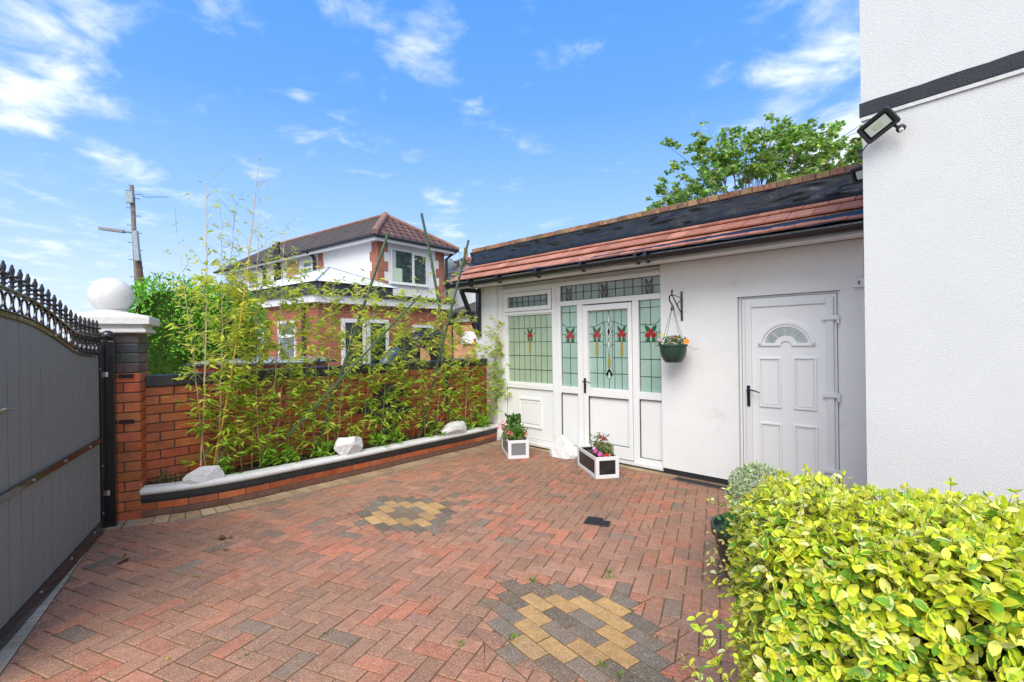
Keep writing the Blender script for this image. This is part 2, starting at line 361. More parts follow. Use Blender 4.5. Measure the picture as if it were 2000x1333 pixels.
def leaves(name, mat, parent, pos, dirs, nrm, size, cols, T, origin=None, extra=None):
    tv, tf, tu = T; n = len(pos)
    pos = np.asarray(pos, float); d = np.asarray(dirs, float); d /= np.linalg.norm(d, axis=1)[:, None]+1e-9
    nn = np.asarray(nrm, float); nn = nn-(nn*d).sum(1)[:, None]*d; nn /= np.linalg.norm(nn, axis=1)[:, None]+1e-9
    sd_ = np.cross(nn, d); size = np.asarray(size, float)
    if origin is None: origin = np.array(root_of(parent).location) if parent is not None else pos.mean(0)
    P = pos[:, None, :]+size[:, None, None]*(tv[None, :, 0:1]*d[:, None, :]+tv[None, :, 1:2]*sd_[:, None, :]+tv[None, :, 2:3]*nn[:, None, :])-np.array(origin)
    k = len(tv); F = (tf[None]+(np.arange(n)*k)[:, None, None]).reshape(-1, 3)
    me = bpy.data.meshes.new(name); me.vertices.add(n*k); me.vertices.foreach_set('co', P.reshape(-1).astype(np.float32))
    nf = len(F); me.loops.add(nf*3); me.loops.foreach_set('vertex_index', F.reshape(-1).astype(np.int32))
    me.polygons.add(nf); me.polygons.foreach_set('loop_start', (np.arange(nf)*3).astype(np.int32))
    me.polygons.foreach_set('loop_total', np.full(nf, 3, np.int32))
    me.update(calc_edges=True); me.polygons.foreach_set('use_smooth', np.ones(nf, bool))
    me.materials.append(MATS[mat])
    ca = me.color_attributes.new('Col', 'FLOAT_COLOR', 'CORNER'); cols = np.asarray(cols, float)
    cc = np.repeat(cols, tf.size, axis=0); cc = np.hstack([cc, np.ones((len(cc), 1))]); ca.data.foreach_set('color', cc.reshape(-1).astype(np.float32))
    ua = me.attributes.new('LUV', 'FLOAT_VECTOR', 'CORNER'); uu = np.tile(tu[tf.reshape(-1)], (n, 1))
    ex = np.repeat(np.asarray(extra if extra is not None else np.zeros(n), float), tf.size)[:, None]
    ua.data.foreach_set('vector', np.hstack([uu, ex]).reshape(-1).astype(np.float32))
    me.validate()
    o = link_mesh(name, me, parent)
    if parent is None: o.location = origin
    return o
def rnd(n, s=1.0): return RNG.normal(0, s, (n, 3))
def pick(cols, n, jit=.12):
    c = np.array(cols)[RNG.integers(0, len(cols), n)]; return np.clip(c*(1+RNG.normal(0, jit, (n, 1))), .003, 1)

# ================================================================== SETTING
g = MB(); g.box(-150, 150, -150, 400, -.32, -.04); g.build('ground', 'ground', origin=(0, 0, 0)).data; tag(bpy.data.objects['ground'], kind='structure')

# kerb line of the raised bed (annex frame), outer face at ground
K = [(-2.476, -4.642), (-2.419, -4.466), (-2.365, -4.244), (-2.343, -3.864), (-2.405, -3.356), (-2.476, -2.6), (-2.555, -2.0), (-2.64, -1.3), (-2.70, -.7), (-2.78, -.3), (-2.86, -.02)]
def resample(P, step):
    P = [V((a, b, 0)) for a, b in P]; out_ = []; acc = 0; seg = 0; tot = sum((P[i+1]-P[i]).length for i in range(len(P)-1)); n = max(1, round(tot/step))
    d = 0; cum = [0]
    for i in range(len(P)-1): cum.append(cum[-1]+(P[i+1]-P[i]).length)
    for k in range(n+1):
        t = tot*k/n; i = 0
        while i < len(P)-2 and cum[i+1] < t: i += 1
        u = (t-cum[i])/(cum[i+1]-cum[i]); out_.append(P[i].lerp(P[i+1], u))
    return out_
def smoothline(P, it=3):
    P = [V((a, b, 0)) for a, b in P]
    for _ in range(it):
        Q = [P[0]]
        for i in range(len(P)-1): Q += [P[i].lerp(P[i+1], .25), P[i].lerp(P[i+1], .75)]
        Q.append(P[-1]); P = Q
    return [(p.x, p.y) for p in P]
KS = smoothline(K)
def offset(P, d):
    out_ = []
    for i, p in enumerate(P):
        a = P[max(0, i-1)]; b = P[min(len(P)-1, i+1)]; t = (b-a).normalized(); out_.append(p+V((t.y, -t.x, 0))*d)
    return out_

# ---- paving blocks
def area(p): return .5*sum(p[i][0]*p[(i+1) % len(p)][1]-p[(i+1) % len(p)][0]*p[i][1] for i in range(len(p)))
def cliphp(poly, a, b, keep_left=True):
    o_ = []; n = len(poly); sgn = 1 if keep_left else -1
    def sd2(p): return sgn*((b[0]-a[0])*(p[1]-a[1])-(b[1]-a[1])*(p[0]-a[0]))
    for i in range(n):
        p, q = poly[i], poly[(i+1) % n]; sp, sq = sd2(p), sd2(q)
        if sp >= 0: o_.append(p)
        if (sp >= 0) != (sq >= 0):
            t = sp/(sp-sq); o_.append((p[0]+(q[0]-p[0])*t, p[1]+(q[1]-p[1])*t))
    return o_
def subtract(poly, q):
    if area(q) < 0: q = q[::-1]
    bx = [min(p[0] for p in poly), max(p[0] for p in poly), min(p[1] for p in poly), max(p[1] for p in poly)]
    if max(p[0] for p in q) < bx[0] or min(p[0] for p in q) > bx[1] or max(p[1] for p in q) < bx[2] or min(p[1] for p in q) > bx[3]: return [poly]
    res = []; rest = poly
    for i in range(len(q)):
        a, b = q[i], q[(i+1) % len(q)]
        o_ = cliphp(rest, a, b, False)
        if len(o_) > 2 and abs(area(o_)) > .0004: res.append(o_)
        rest = cliphp(rest, a, b, True)
        if len(rest) < 3: return res
    return res
special = []      # (quad, colour)
def rectq(cx, cy, l, w, ang):
    c, s_ = cos(ang), sin(ang); return [(cx+a*c-b*s_, cy+a*s_+b*c) for a, b in ((-l/2, -w/2), (l/2, -w/2), (l/2, w/2), (-l/2, w/2))]
YEL = [(.54, .32, .12), (.49, .285, .105), (.57, .355, .145)]; GRY = [(.145, .12, .085), (.17, .14, .105), (.20, .165, .125)]
def diamond(cx, cy, ang):
    rows = ['GYG', 'GYYG', 'GYGYG', 'GYGGYG', 'GYGYG', 'GYYG', 'GYG']
    for r, row in enumerate(rows):
        y = (3-r)*.103
        for k, ch in enumerate(row):
            x = (k-(len(row)-1)/2)*.204; X = cx+x*cos(ang)-y*sin(ang); Y = cy+x*sin(ang)+y*cos(ang)
            special.append((rectq(X, Y, .204, .103, ang), random.choice(YEL if ch == 'Y' else GRY)))
    for sx_, sy_ in ((0, 4), (0, -4)):
        X = cx-sy_*.103*sin(ang); Y = cy+sy_*.103*cos(ang); special.append((rectq(X, Y, .15, .103, ang), random.choice(GRY)))
diamond(1.215, -3.265, radians(-8)); diamond(-.95, -2.92, radians(-7))
BUF = [(.47, .33, .18), (.42, .29, .16), (.52, .38, .23), (.38, .26, .15)]
hk = resample(KS, .108)
h0, h1, h2 = offset(hk, .005), offset(hk, .205), offset(hk, .262)
for i in range(len(hk)-1):
    q = [(h0[i].x, h0[i].y), (h0[i+1].x, h0[i+1].y), (h1[i+1].x, h1[i+1].y), (h1[i].x, h1[i].y)]
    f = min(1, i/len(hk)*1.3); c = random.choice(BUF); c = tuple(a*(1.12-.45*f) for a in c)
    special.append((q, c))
for i in range(2, len(hk)-3, 2):
    q = [(h1[i].x, h1[i].y), (h1[i+2].x, h1[i+2].y), (h2[i+2].x, h2[i+2].y), (h2[i].x, h2[i].y)]
    special.append((q, random.choice([(.22, .17, .12), (.25, .20, .15), (.20, .16, .11)])))
x = -2.66
while x < .2:
    special.append((rectq(x+.1, -.075, .204, .103, 0), tuple(a*.85 for a in random.choice(BUF))))
    if x < .0: special.append((rectq(x+.05, -.175, .204, .095, 0), random.choice([(.20, .17, .14), (.24, .15, .10), (.17, .15, .13), (.30, .16, .11)])))
    x += .205
# grey row under the gate
ga, gb = V((-2.30, -4.925, 0)), V((1.2, -5.85, 0)); gt_ = (gb-ga).normalized(); gn_ = V((gt_.y, -gt_.x, 0))
i = 0
while i*.21 < 3.6:
    c = ga+gt_*(i*.21+.1)+gn_*.065; special.append((rectq(c.x, c.y, .206, .13, atan2(gt_.y, gt_.x)), random.choice([(.50, .44, .34), (.54, .48, .38), (.45, .40, .31)])))
    c = ga+gt_*(i*.21)+gn_*.19; special.append((rectq(c.x, c.y, .206, .11, atan2(gt_.y, gt_.x)), random.choice([(.42, .37, .29), (.46, .41, .32)])))
    i += 1
for i in range(3):
    c = V((-2.476, -4.642, 0))+V((-.276, -.961, 0))*(.045+.108*i)+V((.961, -.276, 0))*.105; special.append((rectq(c.x, c.y, .2, .102, radians(-16)), random.choice([(.42, .33, .22), (.38, .31, .22)])))
DRAIN = [(.22, -.235), (1.75, -.235), (1.75, -.075), (.22, -.075)]
DEVICE = []
# area edges
def inside(p):
    x_, y_ = p
    if y_ > 0.0: return False
    if (V((x_, y_, 0))-ga).dot(gn_) > .09: return False
    # right of kerb line
    for a, b in zip(KS[:-1], KS[1:]):
        if a[1] <= y_ < b[1]:
            xx = a[0]+(b[0]-a[0])*(y_-a[1])/(b[1]-a[1]); return x_ > xx+.1
    return x_ > -2.5
HA = radians(22.5); ca_, sa_ = cos(HA), sin(HA); RED = [(.43, .21, .128), (.41, .197, .122), (.385, .20, .128), (.445, .215, .132), (.365, .192, .125), (.355, .19, .128), (.395, .20, .126), (.47, .208, .125)]
pav = MB(FM)
def emit_block(poly, c):
    if area(poly) < 0: poly = poly[::-1]
    n = len(poly); cx_ = sum(p[0] for p in poly)/n; cy_ = sum(p[1] for p in poly)/n
    g_ = .0036
    def ins(d, z):
        r = []
        for i in range(n):
            p0, p1, p2 = V((*poly[i-1], 0)), V((*poly[i], 0)), V((*poly[(i+1) % n], 0))
            e1 = (p1-p0); e2 = (p2-p1)
            if e1.length < 1e-5 or e2.length < 1e-5: r.append((p1.x, p1.y)); continue
            e1.normalize(); e2.normalize(); n1 = V((-e1.y, e1.x, 0)); n2 = V((-e2.y, e2.x, 0)); b = n1+n2
            if b.length < .2: b = n1
            else: b = b/(b.length*b.length)*2 if b.length > .9 else b.normalized()*1.6
            q = p1+b*d; r.append((q.x, q.y))
        return [(a, b_, gzl(b_)+z) for a, b_ in r]
    dz = random.uniform(-.0022, .0018)
    v_ = ins(g_, -.012)+ins(g_, -.0028+dz)+ins(g_+.0035, dz)
    fs = [tuple(range(2*n, 3*n))]+[(k*n+i, k*n+(i+1) % n, (k+1)*n+(i+1) % n, (k+1)*n+i) for k in range(2) for i in range(n)]
    pav.col = c; pav.add(v_, fs)
for q, c in special:
    j = random.uniform(.88, 1.12); emit_block(q, tuple(a*j for a in c))
sp_q = [q for q, _ in special]+[DRAIN]
for k in range(-110, 110):
    for m_ in range(-40, 40):
        for (x0, y0, w_, h_) in ((k+4*m_, k, 2, 1), (k+2+4*m_, k-1, 1, 2)):
            u0, v0, u1, v1 = x0*.1, y0*.1, (x0+w_)*.1, (y0+h_)*.1
            cxx, cyy = (u0+u1)/2*ca_-(v0+v1)/2*sa_, (u0+u1)/2*sa_+(v0+v1)/2*ca_
            if not (-2.75 < cxx < 3.4 and -6.6 < cyy < .12) or not inside((cxx, cyy)): continue
            if cyy < -5.2 and cxx > 2.4: continue
            poly = [(a*ca_-b*sa_, a*sa_+b*ca_) for a, b in ((u0, v0), (u1, v0), (u1, v1), (u0, v1))]
            poly = cliphp(poly, (-5, -.02), (5, -.02), False)
            if len(poly) < 3: continue
            ps = [poly]
            for q in sp_q:
                if abs(q[0][0]-cxx) > .6 and q is not DRAIN or abs(q[0][1]-cyy) > .6 and q is not DRAIN: continue
                nx = []
                for p in ps: nx += subtract(p, q)
                ps = nx
                if not ps: break
            c = random.choice(RED); nz = noise.noise(V((cxx*.55, cyy*.55, 3)))
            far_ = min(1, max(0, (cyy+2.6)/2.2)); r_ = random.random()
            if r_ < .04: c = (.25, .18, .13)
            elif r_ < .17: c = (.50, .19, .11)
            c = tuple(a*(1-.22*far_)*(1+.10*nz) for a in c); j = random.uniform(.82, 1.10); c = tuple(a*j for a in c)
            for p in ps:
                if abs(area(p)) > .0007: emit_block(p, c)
o = pav.build('driveway', 'paver', origin=(0, 0, 0), fix=False); tag(o, kind='structure')
jt = MB(FM)
jt.add([(-6, 0.3, -.006), (6, .3, -.006), (6, 0, -.006), (-6, 0, -.006), (6, -9, .1503-.006), (-6, -9, .1503-.006)], [(3, 2, 1, 0), (5, 4, 2, 3)])
o = jt.build('driveway_bedding', 'joint', origin=(0, 0, 0), fix=False); tag(o, kind='structure')

# ---- drain channel
t = thing('drainage_channel', FM @ V((.98, -.155, 0)), 'black slotted drainage channel along the foot of the white wall', 'drain')
b = MB(FM); b.box(.225, 1.745, -.232, -.215, -.02, .006); b.box(.225, 1.745, -.094, -.078, -.02, .006); b.box(.225, .24, -.215, -.094, -.02, .006); b.build('frame', 'mortar', t)
b = MB(FM); b.box(.241, 1.74, -.214, -.095, -.03, -.014)
xx = .245
while xx < 1.735: b.box(xx, xx+.012, -.212, -.097, -.013, .002); xx += .022
b.box(.242, 1.74, -.158, -.150, -.012, .003); b.build('grate', 'dull_black', t)

# ================================================================== BRICKWORK
BR = [(.47, .125, .045), (.43, .115, .04), (.50, .145, .055), (.40, .10, .04), (.46, .135, .06), (.49, .12, .038)]
BB = [(.030, .035, .045), (.045, .05, .06), (.022, .026, .034), (.06, .055, .06)]
def bricks(b, p0, p1, z0f, nrow, course=.0856, L_=.232, thick=.03, cols=BR, start=0, proud=0.0, jn=.010, ends=True, skip=None):
    """stretcher bond on a vertical face from p0 to p1 (xy), outward normal to the right of p0->p1"""
    p0 = V((*p0, 0)); p1 = V((*p1, 0)); t_ = (p1-p0); W_ = t_.length; t_.normalize(); nrm = V((t_.y, -t_.x, 0))
    for r in range(nrow):
        x_ = -L_/2 if (r+start) % 2 else 0.0; 
        while x_ < W_:
            a = max(0, x_)+jn/2; e = min(W_, x_+L_)-jn/2
            if e-a > .02:
                mid = (a+e)/2; zb = z0f(mid/W_)+r*course
                cc = cols
                if skip and skip(mid, r): cc = BB
                b.col = tuple(c*random.uniform(.85, 1.12) for c in random.choice(cc))
                b.obox(p0+t_*mid+nrm*(proud-thick/2)+V((0, 0, zb+course/2)), t_, nrm, (0, 0, 1), (e-a)/2, thick/2, (course-jn)/2)
            x_ += L_

# ---- garden wall (annex frame)
GW0, GW1 = V((-2.74, -4.567, 0)), V((-3.085, -.012, 0))
gwt = (GW1-GW0).normalized(); gwn = V((gwt.y, -gwt.x, 0))
t = thing('garden_wall', FM @ ((GW0+GW1)/2), 'red brick garden wall with dark blue brick coping behind the bamboo', 'wall')
b = MB(FM); mid = (GW0+GW1)/2
b.obox(mid-gwn*.115+V((0, 0, .60)), gwt, gwn, (0, 0, 1), (GW1-GW0).length/2, .1, .60); b.build('mortar_core', 'mortar', t)
b = MB(FM)
def darkpatch(m_, r):
    return abs(m_-2.62)+abs(r-6.5)*.10 < .42 and r > 2
bricks(b, GW0[:2], GW1[:2], lambda u: .085, 13, skip=darkpatch)
b.build('brickwork', 'brick', t, bevel=.004)
b = MB(FM); Lw = (GW1-GW0).length; xx = 0
while xx < Lw-.03:
    e = min(xx+.068, Lw); b.col = random.choice([(.03, .035, .042), (.04, .045, .052), (.025, .03, .036)])
    b.obox(GW0+gwt*((xx+e)/2)+V((0, 0, 1.252))-gwn*.10, gwt, gwn, (0, 0, 1), (e-xx)/2-.003, .118, .050); xx = e+.004
b.build('coping', 'blue_brick', t, bevel=.004)
b = MB(FM); b.obox(mid-gwn*.10+V((0, 0, 1.25)), gwt, gwn, (0, 0, 1), Lw/2-.003, .112, .046); b.build('coping_mortar', 'mortar', t)

# ---- bed wall
t = thing('planter_wall', FM @ V((-2.45, -2.6, gzl(-2.6))), 'low curved kerb wall with white top and black stripe round the bamboo bed', 'kerb wall')
kk = resample(KS, .06)
def sweep(b, path, prof, close=True):
    """prof: list of (offset to the outside, z above ground)"""
    n = len(prof); vs = []
    offs = {}
    for i, p in enumerate(path):
        a = path[max(0, i-1)]; e = path[min(len(path)-1, i+1)]; t_ = (e-a).normalized(); nn_ = V((t_.y, -t_.x, 0)); g0 = gzl(p.y)
        for d_, z_ in prof: q = p+nn_*d_; vs.append((q.x, q.y, g0+z_))
    fs = [(i*n+k, i*n+(k+1) % n, (i+1)*n+(k+1) % n, (i+1)*n+k) for i in range(len(path)-1) for k in range(n)]
    fs += [tuple(range(n)), tuple(range((len(path)-1)*n, len(path)*n))[::-1]]
    b.add(vs, fs)
b = MB(FM); sweep(b, kk, [(.012, .197), (.024, .208), (.027, .222), (.022, .238), (.008, .249), (-.02, .254), (-.125, .252), (-.128, .197)]); b.build('white_coping', 'stone_white', t, smooth=50)
b = MB(FM); sweep(b, kk, [(.0, .125), (.004, .130), (.004, .190), (0, .196), (-.11, .196), (-.11, .125)]); b.build('black_band', 'kerb_black', t, smooth=50)
b = MB(FM); sweep(b, kk, [(-.006, -.03), (-.006, .124), (-.11, .124), (-.11, -.03)]); b.build('mortar_core', 'mortar', t)
b = MB(FM); kb = resample(KS, .116)
for r in range(2):
    i = 0
    while i < len(kb)-1:
        j = min(i+(1 if i == 0 and r else 2), len(kb)-1); P = [kb[k] for k in range(i, j+1)]
        z0_, z1_ = (.002, .052) if r == 0 else (.060, .120)
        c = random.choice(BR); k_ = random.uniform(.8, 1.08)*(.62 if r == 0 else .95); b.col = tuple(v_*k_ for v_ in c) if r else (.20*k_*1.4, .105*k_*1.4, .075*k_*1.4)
        for a, e in zip(P[:-1], P[1:]):
            t_ = (e-a); ln = t_.length; t_.normalize(); nn_ = V((t_.y, -t_.x, 0)); sa, sb = (.005 if a is P[0] else 0), (.005 if e is P[-1] else 0)
            a2 = a+t_*sa; e2 = e-t_*sb; g0 = gzl((a.y+e.y)/2)
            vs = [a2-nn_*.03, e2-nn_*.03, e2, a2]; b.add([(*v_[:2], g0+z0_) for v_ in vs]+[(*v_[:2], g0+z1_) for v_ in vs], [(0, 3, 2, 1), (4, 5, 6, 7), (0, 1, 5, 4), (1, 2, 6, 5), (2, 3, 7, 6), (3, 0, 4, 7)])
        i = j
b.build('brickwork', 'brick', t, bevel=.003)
# soil
b = MB(FM)
def soilf(u, v_):
    i = u*(len(kk)-1); a = kk[int(i)]; p = GW0.lerp(GW1, u); q = (a+V((-.10, 0, 0))).lerp(p+gwn*(-.01), v_)
    z_ = gzl(a.y)*(1-v_)+gzl(a.y)*v_+.222+.018*noise.noise(V((q.x*9, q.y*9, 0)))+.03*v_
    return (q.x, q.y, z_)
b.grid(soilf, len(kk)-1, 8); o = b.build('soil', 'soil', origin=(0, 0, 0), smooth=True); tag(o, kind='structure')

# ---- gate pillar (own frame)
PC = V((-3.575, 4.345, 0)); PA = radians(29); PM = Matrix.Translation(PC) @ Matrix.Rotation(PA, 4, 'Z'); hp = .232
t = thing('gate_pillar', PC+V((0, 0, .08)), 'red and blue brick gate pillar with white cap and ball finial', 'gate pillar')
b = MB(PM); b.box(-hp+.012, hp-.012, -hp+.012, hp-.012, 0, 1.70); b.build('mortar_core', 'mortar', t)
def pillar_rows(z0_, n, cols, s0):
    b = MB(PM)
    for (p0, p1, o_) in (((-hp, -hp), (hp, -hp), 0), ((hp, -hp), (hp, hp), 1), ((hp, hp), (-hp, hp), 0), ((-hp, hp), (-hp, -hp), 1)):
        bricks(b, p0, p1, lambda u: z0_, n, cols=cols, start=s0+o_)
    return b
pillar_rows(.065, 15, BR, 0).build('brickwork', 'brick', t, bevel=.004)
pillar_rows(1.349, 4, [(.035, .04, .05), (.05, .055, .065), (.028, .032, .04), (.09, .06, .055)], 1).build('blue_brick_band', 'blue_brick', t, bevel=.004)
b = MB(PM)
def ring(r, z): return [(-r, -r, z), (r, -r, z), (r, r, z), (-r, r, z)]
lv = [(hp+.005, 1.691), (hp+.055, 1.70), (hp+.055, 1.722), (hp+.03, 1.745), (hp+.03, 1.765), (hp+.085, 1.770), (hp+.085, 1.835), (hp+.078, 1.842), (.115, 1.885)]
vs = []; 
for r, z in lv: vs += ring(r, z)
b.add(vs, [(k*4+i, k*4+(i+1) % 4, (k+1)*4+(i+1) % 4, (k+1)*4+i) for k in range(len(lv)-1) for i in range(4)]+[(3, 2, 1, 0), tuple(range(len(vs)-4, len(vs)))])
b.build('cap', 'stone_white', t, bevel=.006)
b = MB(PM); prof = [(.125, 1.878), (.118, 1.892), (.10, 1.905)]+[(.162*sin(a), 2.035-.158*cos(a)) for a in np.linspace(.62, pi-.02, 26)]
b.lathe((0, 0, 0), prof, 40); b.build('ball_finial', 'stone_white', t, smooth=60)

# ---- gate post and gate
GP = V((-3.385, 4.075, 0)); GA = radians(-62.97); GD = V((cos(GA), sin(GA), 0)); GN = V((sin(GA), -cos(GA), 0))*-1   # GN towards the drive
GM = Matrix.Translation(GP) @ Matrix.Rotation(GA, 4, 'Z') @ Matrix.Translation((0, -.030, 0))       # x along the leaf, +y towards the drive
t = thing('gate_post', GP+V((0, 0, .08)), 'square black steel gate post with ball cap against the brick pillar', 'gate post')
b = MB(PM.copy()); lp = PM.inverted() @ GP
b.box(lp.x-.047, lp.x+.047, lp.y-.047, lp.y+.047, .06, 1.625); b.build('post', 'black_paint', t, bevel=.004)
b = MB(PM); b.lathe((lp.x, lp.y, 0), [(.05, 1.625), (.05, 1.635), (.028, 1.642)]+[(.046*sin(a), 1.672-.044*cos(a)) for a in np.linspace(.7, pi-.05, 12)], 20); b.build('ball_cap', 'black_paint', t, smooth=60)
for z_ in (1.325, .93):
    b = MB(PM); b.box(lp.x+.05, lp.x+.155, -hp-.014, -hp-.002, z_-.016, z_+.016); b.tube([(lp.x+.125, -hp-.022, z_), (lp.x+.125, -hp-.012, z_)], .011, 10); b.build('fixing_strap', 'black_paint', t)
S_ = .981
def topz(s):     # lower edge of the swept top rail
    P = [(0, 1.492), (.22, 1.492), (.52, 1.504), (.69, 1.522), (.90, 1.575), (1.146, 1.641), (1.412, 1.697), (1.626, 1.722), (1.82, 1.738), (2.1, 1.748), (2.4, 1.752)]
    for (a, za), (c, zc_) in zip(P[:-1], P[1:]):
        if s <= c: u = (s-a)/(c-a); return za+(zc_-za)*u
    return P[-1][1]
def tz(s): return (topz(s-.06)+2*topz(s)+topz(s+.06))/4 if s > .1 else topz(s)
GL = 2.32; X0 = .075; BZ = .108
t = thing('driveway_gate', GM @ V((1.1, 0, BZ)), 'open grey boarded steel driveway gate with black spear finials', 'gate')
b = MB(GM); bx = []; xs = [.175, .262, .39, .515, .642, .772, .905, 1.042, 1.179, 1.313, 1.458, 1.599, 1.741, 1.885, 2.03, 2.17, 2.29]
for k in range(len(xs)-1):
    a, e = xs[k]+.0055, xs[k+1]-.0055; b.col = (1, 1, 1)
    v0 = [(a, -.012, BZ+.05), (e, -.012, BZ+.05), (e, .010, BZ+.05), (a, .010, BZ+.05), (a, -.012, tz(a)+.006), (e, -.012, tz(e)+.006), (e, .010, tz(e)+.006), (a, .010, tz(a)+.006)]
    b.add(v0, [(0, 3, 2, 1), (4, 5, 6, 7), (0, 1, 5, 4), (1, 2, 6, 5), (2, 3, 7, 6), (3, 0, 4, 7)])
b.build('boards', 'gate_board', t, bevel=.003)
b = MB(GM); b.box(.16, 2.3, -.016, -.0125, BZ+.05, 1.45); b.build('board_backing', 'seam', t)
def swept(name, za, zb, y0, y1, mat, bevel=.003):
    b = MB(GM); n = 48
    ss = [X0+(GL-X0)*i/n for i in range(n+1)]; vs = []
    for s_ in ss: vs += [(s_, y0, tz(s_)+za), (s_, y1, tz(s_)+za), (s_, y1, tz(s_)+zb), (s_, y0, tz(s_)+zb)]
    b.add(vs, [(i*4+k, i*4+(k+1) % 4, (i+1)*4+(k+1) % 4, (i+1)*4+k) for i in range(n) for k in range(4)]+[(3, 2, 1, 0), tuple(range(n*4, n*4+4))])
    return b.build(name, mat, t, bevel=bevel)
swept('swept_rail', .004, .034, -.022, .018, 'black_paint'); swept('swept_rail', .034, .044, -.024, .022, 'black_paint')
swept('swept_rail', .150, .166, -.014, .014, 'black_paint')
b = MB(GM); b.box(X0, .165, -.022, .022, BZ, 1.60); b.build('stile', 'black_paint', t, bevel=.004)
b = MB(GM); b.box(2.27, GL, -.022, .022, BZ, 1.9); b.build('stile', 'black_paint', t, bevel=.004)
b = MB(GM); b.box(.166, GL-.05, -.024, .026, BZ-.012, BZ+.075); b.box(.166, GL-.05, -.024, .022, BZ-.024, BZ-.014); b.build('bottom_rail', 'black_paint', t, bevel=.004)
b = MB(GM); b.box(.166, GL-.05, .012, .030, .815, .855); b.build('middle_rail', 'black_paint', t, bevel=.003)
rs = list(np.arange(.125, GL-.03, .098))
for s_ in rs:
    b = MB(GM); cz = tz(s_)+.097; n = 20; vs = []
    for k in range(n):
        a = 2*pi*k/n
        for r, yy in ((.0405, -.005), (.0405, .005), (.048, .005), (.048, -.005)): vs.append((s_+r*.98*cos(a), yy, cz+r*1.06*sin(a)))
    b.add(vs, [(k*4+j, k*4+(j+1) % 4, ((k+1) % n)*4+(j+1) % 4, ((k+1) % n)*4+j) for k in range(n) for j in range(4)]); b.build('ring', 'black_paint', t, smooth=50)
for s_ in rs[:-1]:
    s2 = s_+.049; z_ = tz(s2)+.166; b = MB(GM)
    b.lathe((s2, 0, z_), [(.008, 0), (.008, .012), (.017, .014), (.017, .022), (.009, .025), (.009, .036), (.016, .039), (.016, .046), (.010, .050), (.012, .062), (.013, .068), (.008, .078), (.0115, .095), (.012, .108), (.006, .126), (.0065, .130), (.0035, .136)], 10)
    for a in (0, pi/2, pi, 3*pi/2): b.lathe((s2+.019*cos(a), .019*sin(a), z_+.058), [(.002, 0), (.009, .007), (.009, .015), (.003, .021)], 8)
    b.build('spear_finial', 'black_paint', t, smooth=50)
for (s_, z_) in ((1.328, 1.468), (1.084, 1.448), (1.357, 1.240), (1.10, 1.212), (.20, 1.40), (.17, .62), (.18, .24), (.5, .835), (1.0, .835), (1.5, .835), (.30, 1.505), (.75, 1.555), (1.13, 1.655), (1.63, 1.74), (.4, .16), (.9, .16), (1.4, .16)):
    b = MB(GM); b.lathe((s_, 0, 0), [(.0001, 0)], 3) if False else None
    yb = .030 if abs(z_-.835) < .01 else .024 if z_ in (.16, 1.505, 1.555, 1.655, 1.74, .24, .62, 1.40) else .010
    b.tube([(s_, yb-.002, z_), (s_, yb+.006, z_)], .0085, 10); b.build('bolt', 'steel_bolt', t, smooth=50)
for z_ in (1.35, .37):
    b = MB(GM); b.tube([(.055, .030, z_-.02), (.055, .030, z_+.02)], .012, 12); b.tube([(.035, .03, z_), (.085, .03, z_)], .007, 8); b.build('hinge', 'steel_bolt', t, smooth=50)
b = MB(GM); b.box(1.79, 2.0, .012, .028, 1.262, 1.278); b.tube([(1.80, .03, 1.27), (1.80, .055, 1.27)], .008, 8); b.build('drop_bolt', 'steel_bolt', t)

# ================================================================== ANNEX
ax = thing('garage_annex', FM @ V((-.6, 0, 0)), 'white single storey annex with red tiled canopy and black parapet', 'annex')
E0x, E1x = -3.31, 2.36; ZT = 2.46
b = MB(FM)
# front wall with openings: pieces butted end to end
b.prism([(0, .055), (.88, .055), (.88, 2.01), (1.80, 2.01), (1.80, .055), (E1x, .055), (E1x, ZT), (0, ZT)], 0, .25, 'y')
b.box(E0x, -2.83, -.02, .23, 0.0, ZT-.003); b.box(-2.83, -2.725, .02, .25, .045, ZT-.002)
b.box(-2.725, 0.0, .06, .25, 2.40, ZT-.001)
b.box(E0x, E0x+.2, .231, 4.2, 0, 2.9); b.box(E0x+.2, E1x, 4.0, 4.2, 0, 2.9)
b.build('wall', 'annex_white', ax)
for a_, e_ in ((.004, .88), (1.8, E1x)): b = MB(FM); b.box(a_, e_, .012, .2, -.02, .054); b.build('plinth', 'dull_black', ax)
b = MB(FM); b.box(E0x+.02, E1x, -.02, .16, 2.461, 3.055); b.box(E0x+.02, E0x+.2, .161, 4.0, 2.461, 3.055); b.build('parapet', 'dull_black', ax)
b = MB(FM); b.box(E0x+.21, E1x, .17, 4.0, 2.80, 2.86); b.build('flat_roof', 'dull_black', ax)
# soffit, fascia
b = MB(FM); b.box(-3.40, E1x, -.415, -.024, 2.462, 2.474); b.build('soffit', 'annex_white', ax)
b = MB(FM); b.box(-3.41, E1x, -.437, -.417, 2.42, 2.535); b.box(-3.425, -3.411, -.437, .0, 2.425, 2.535); b.build('fascia', 'annex_white', ax)
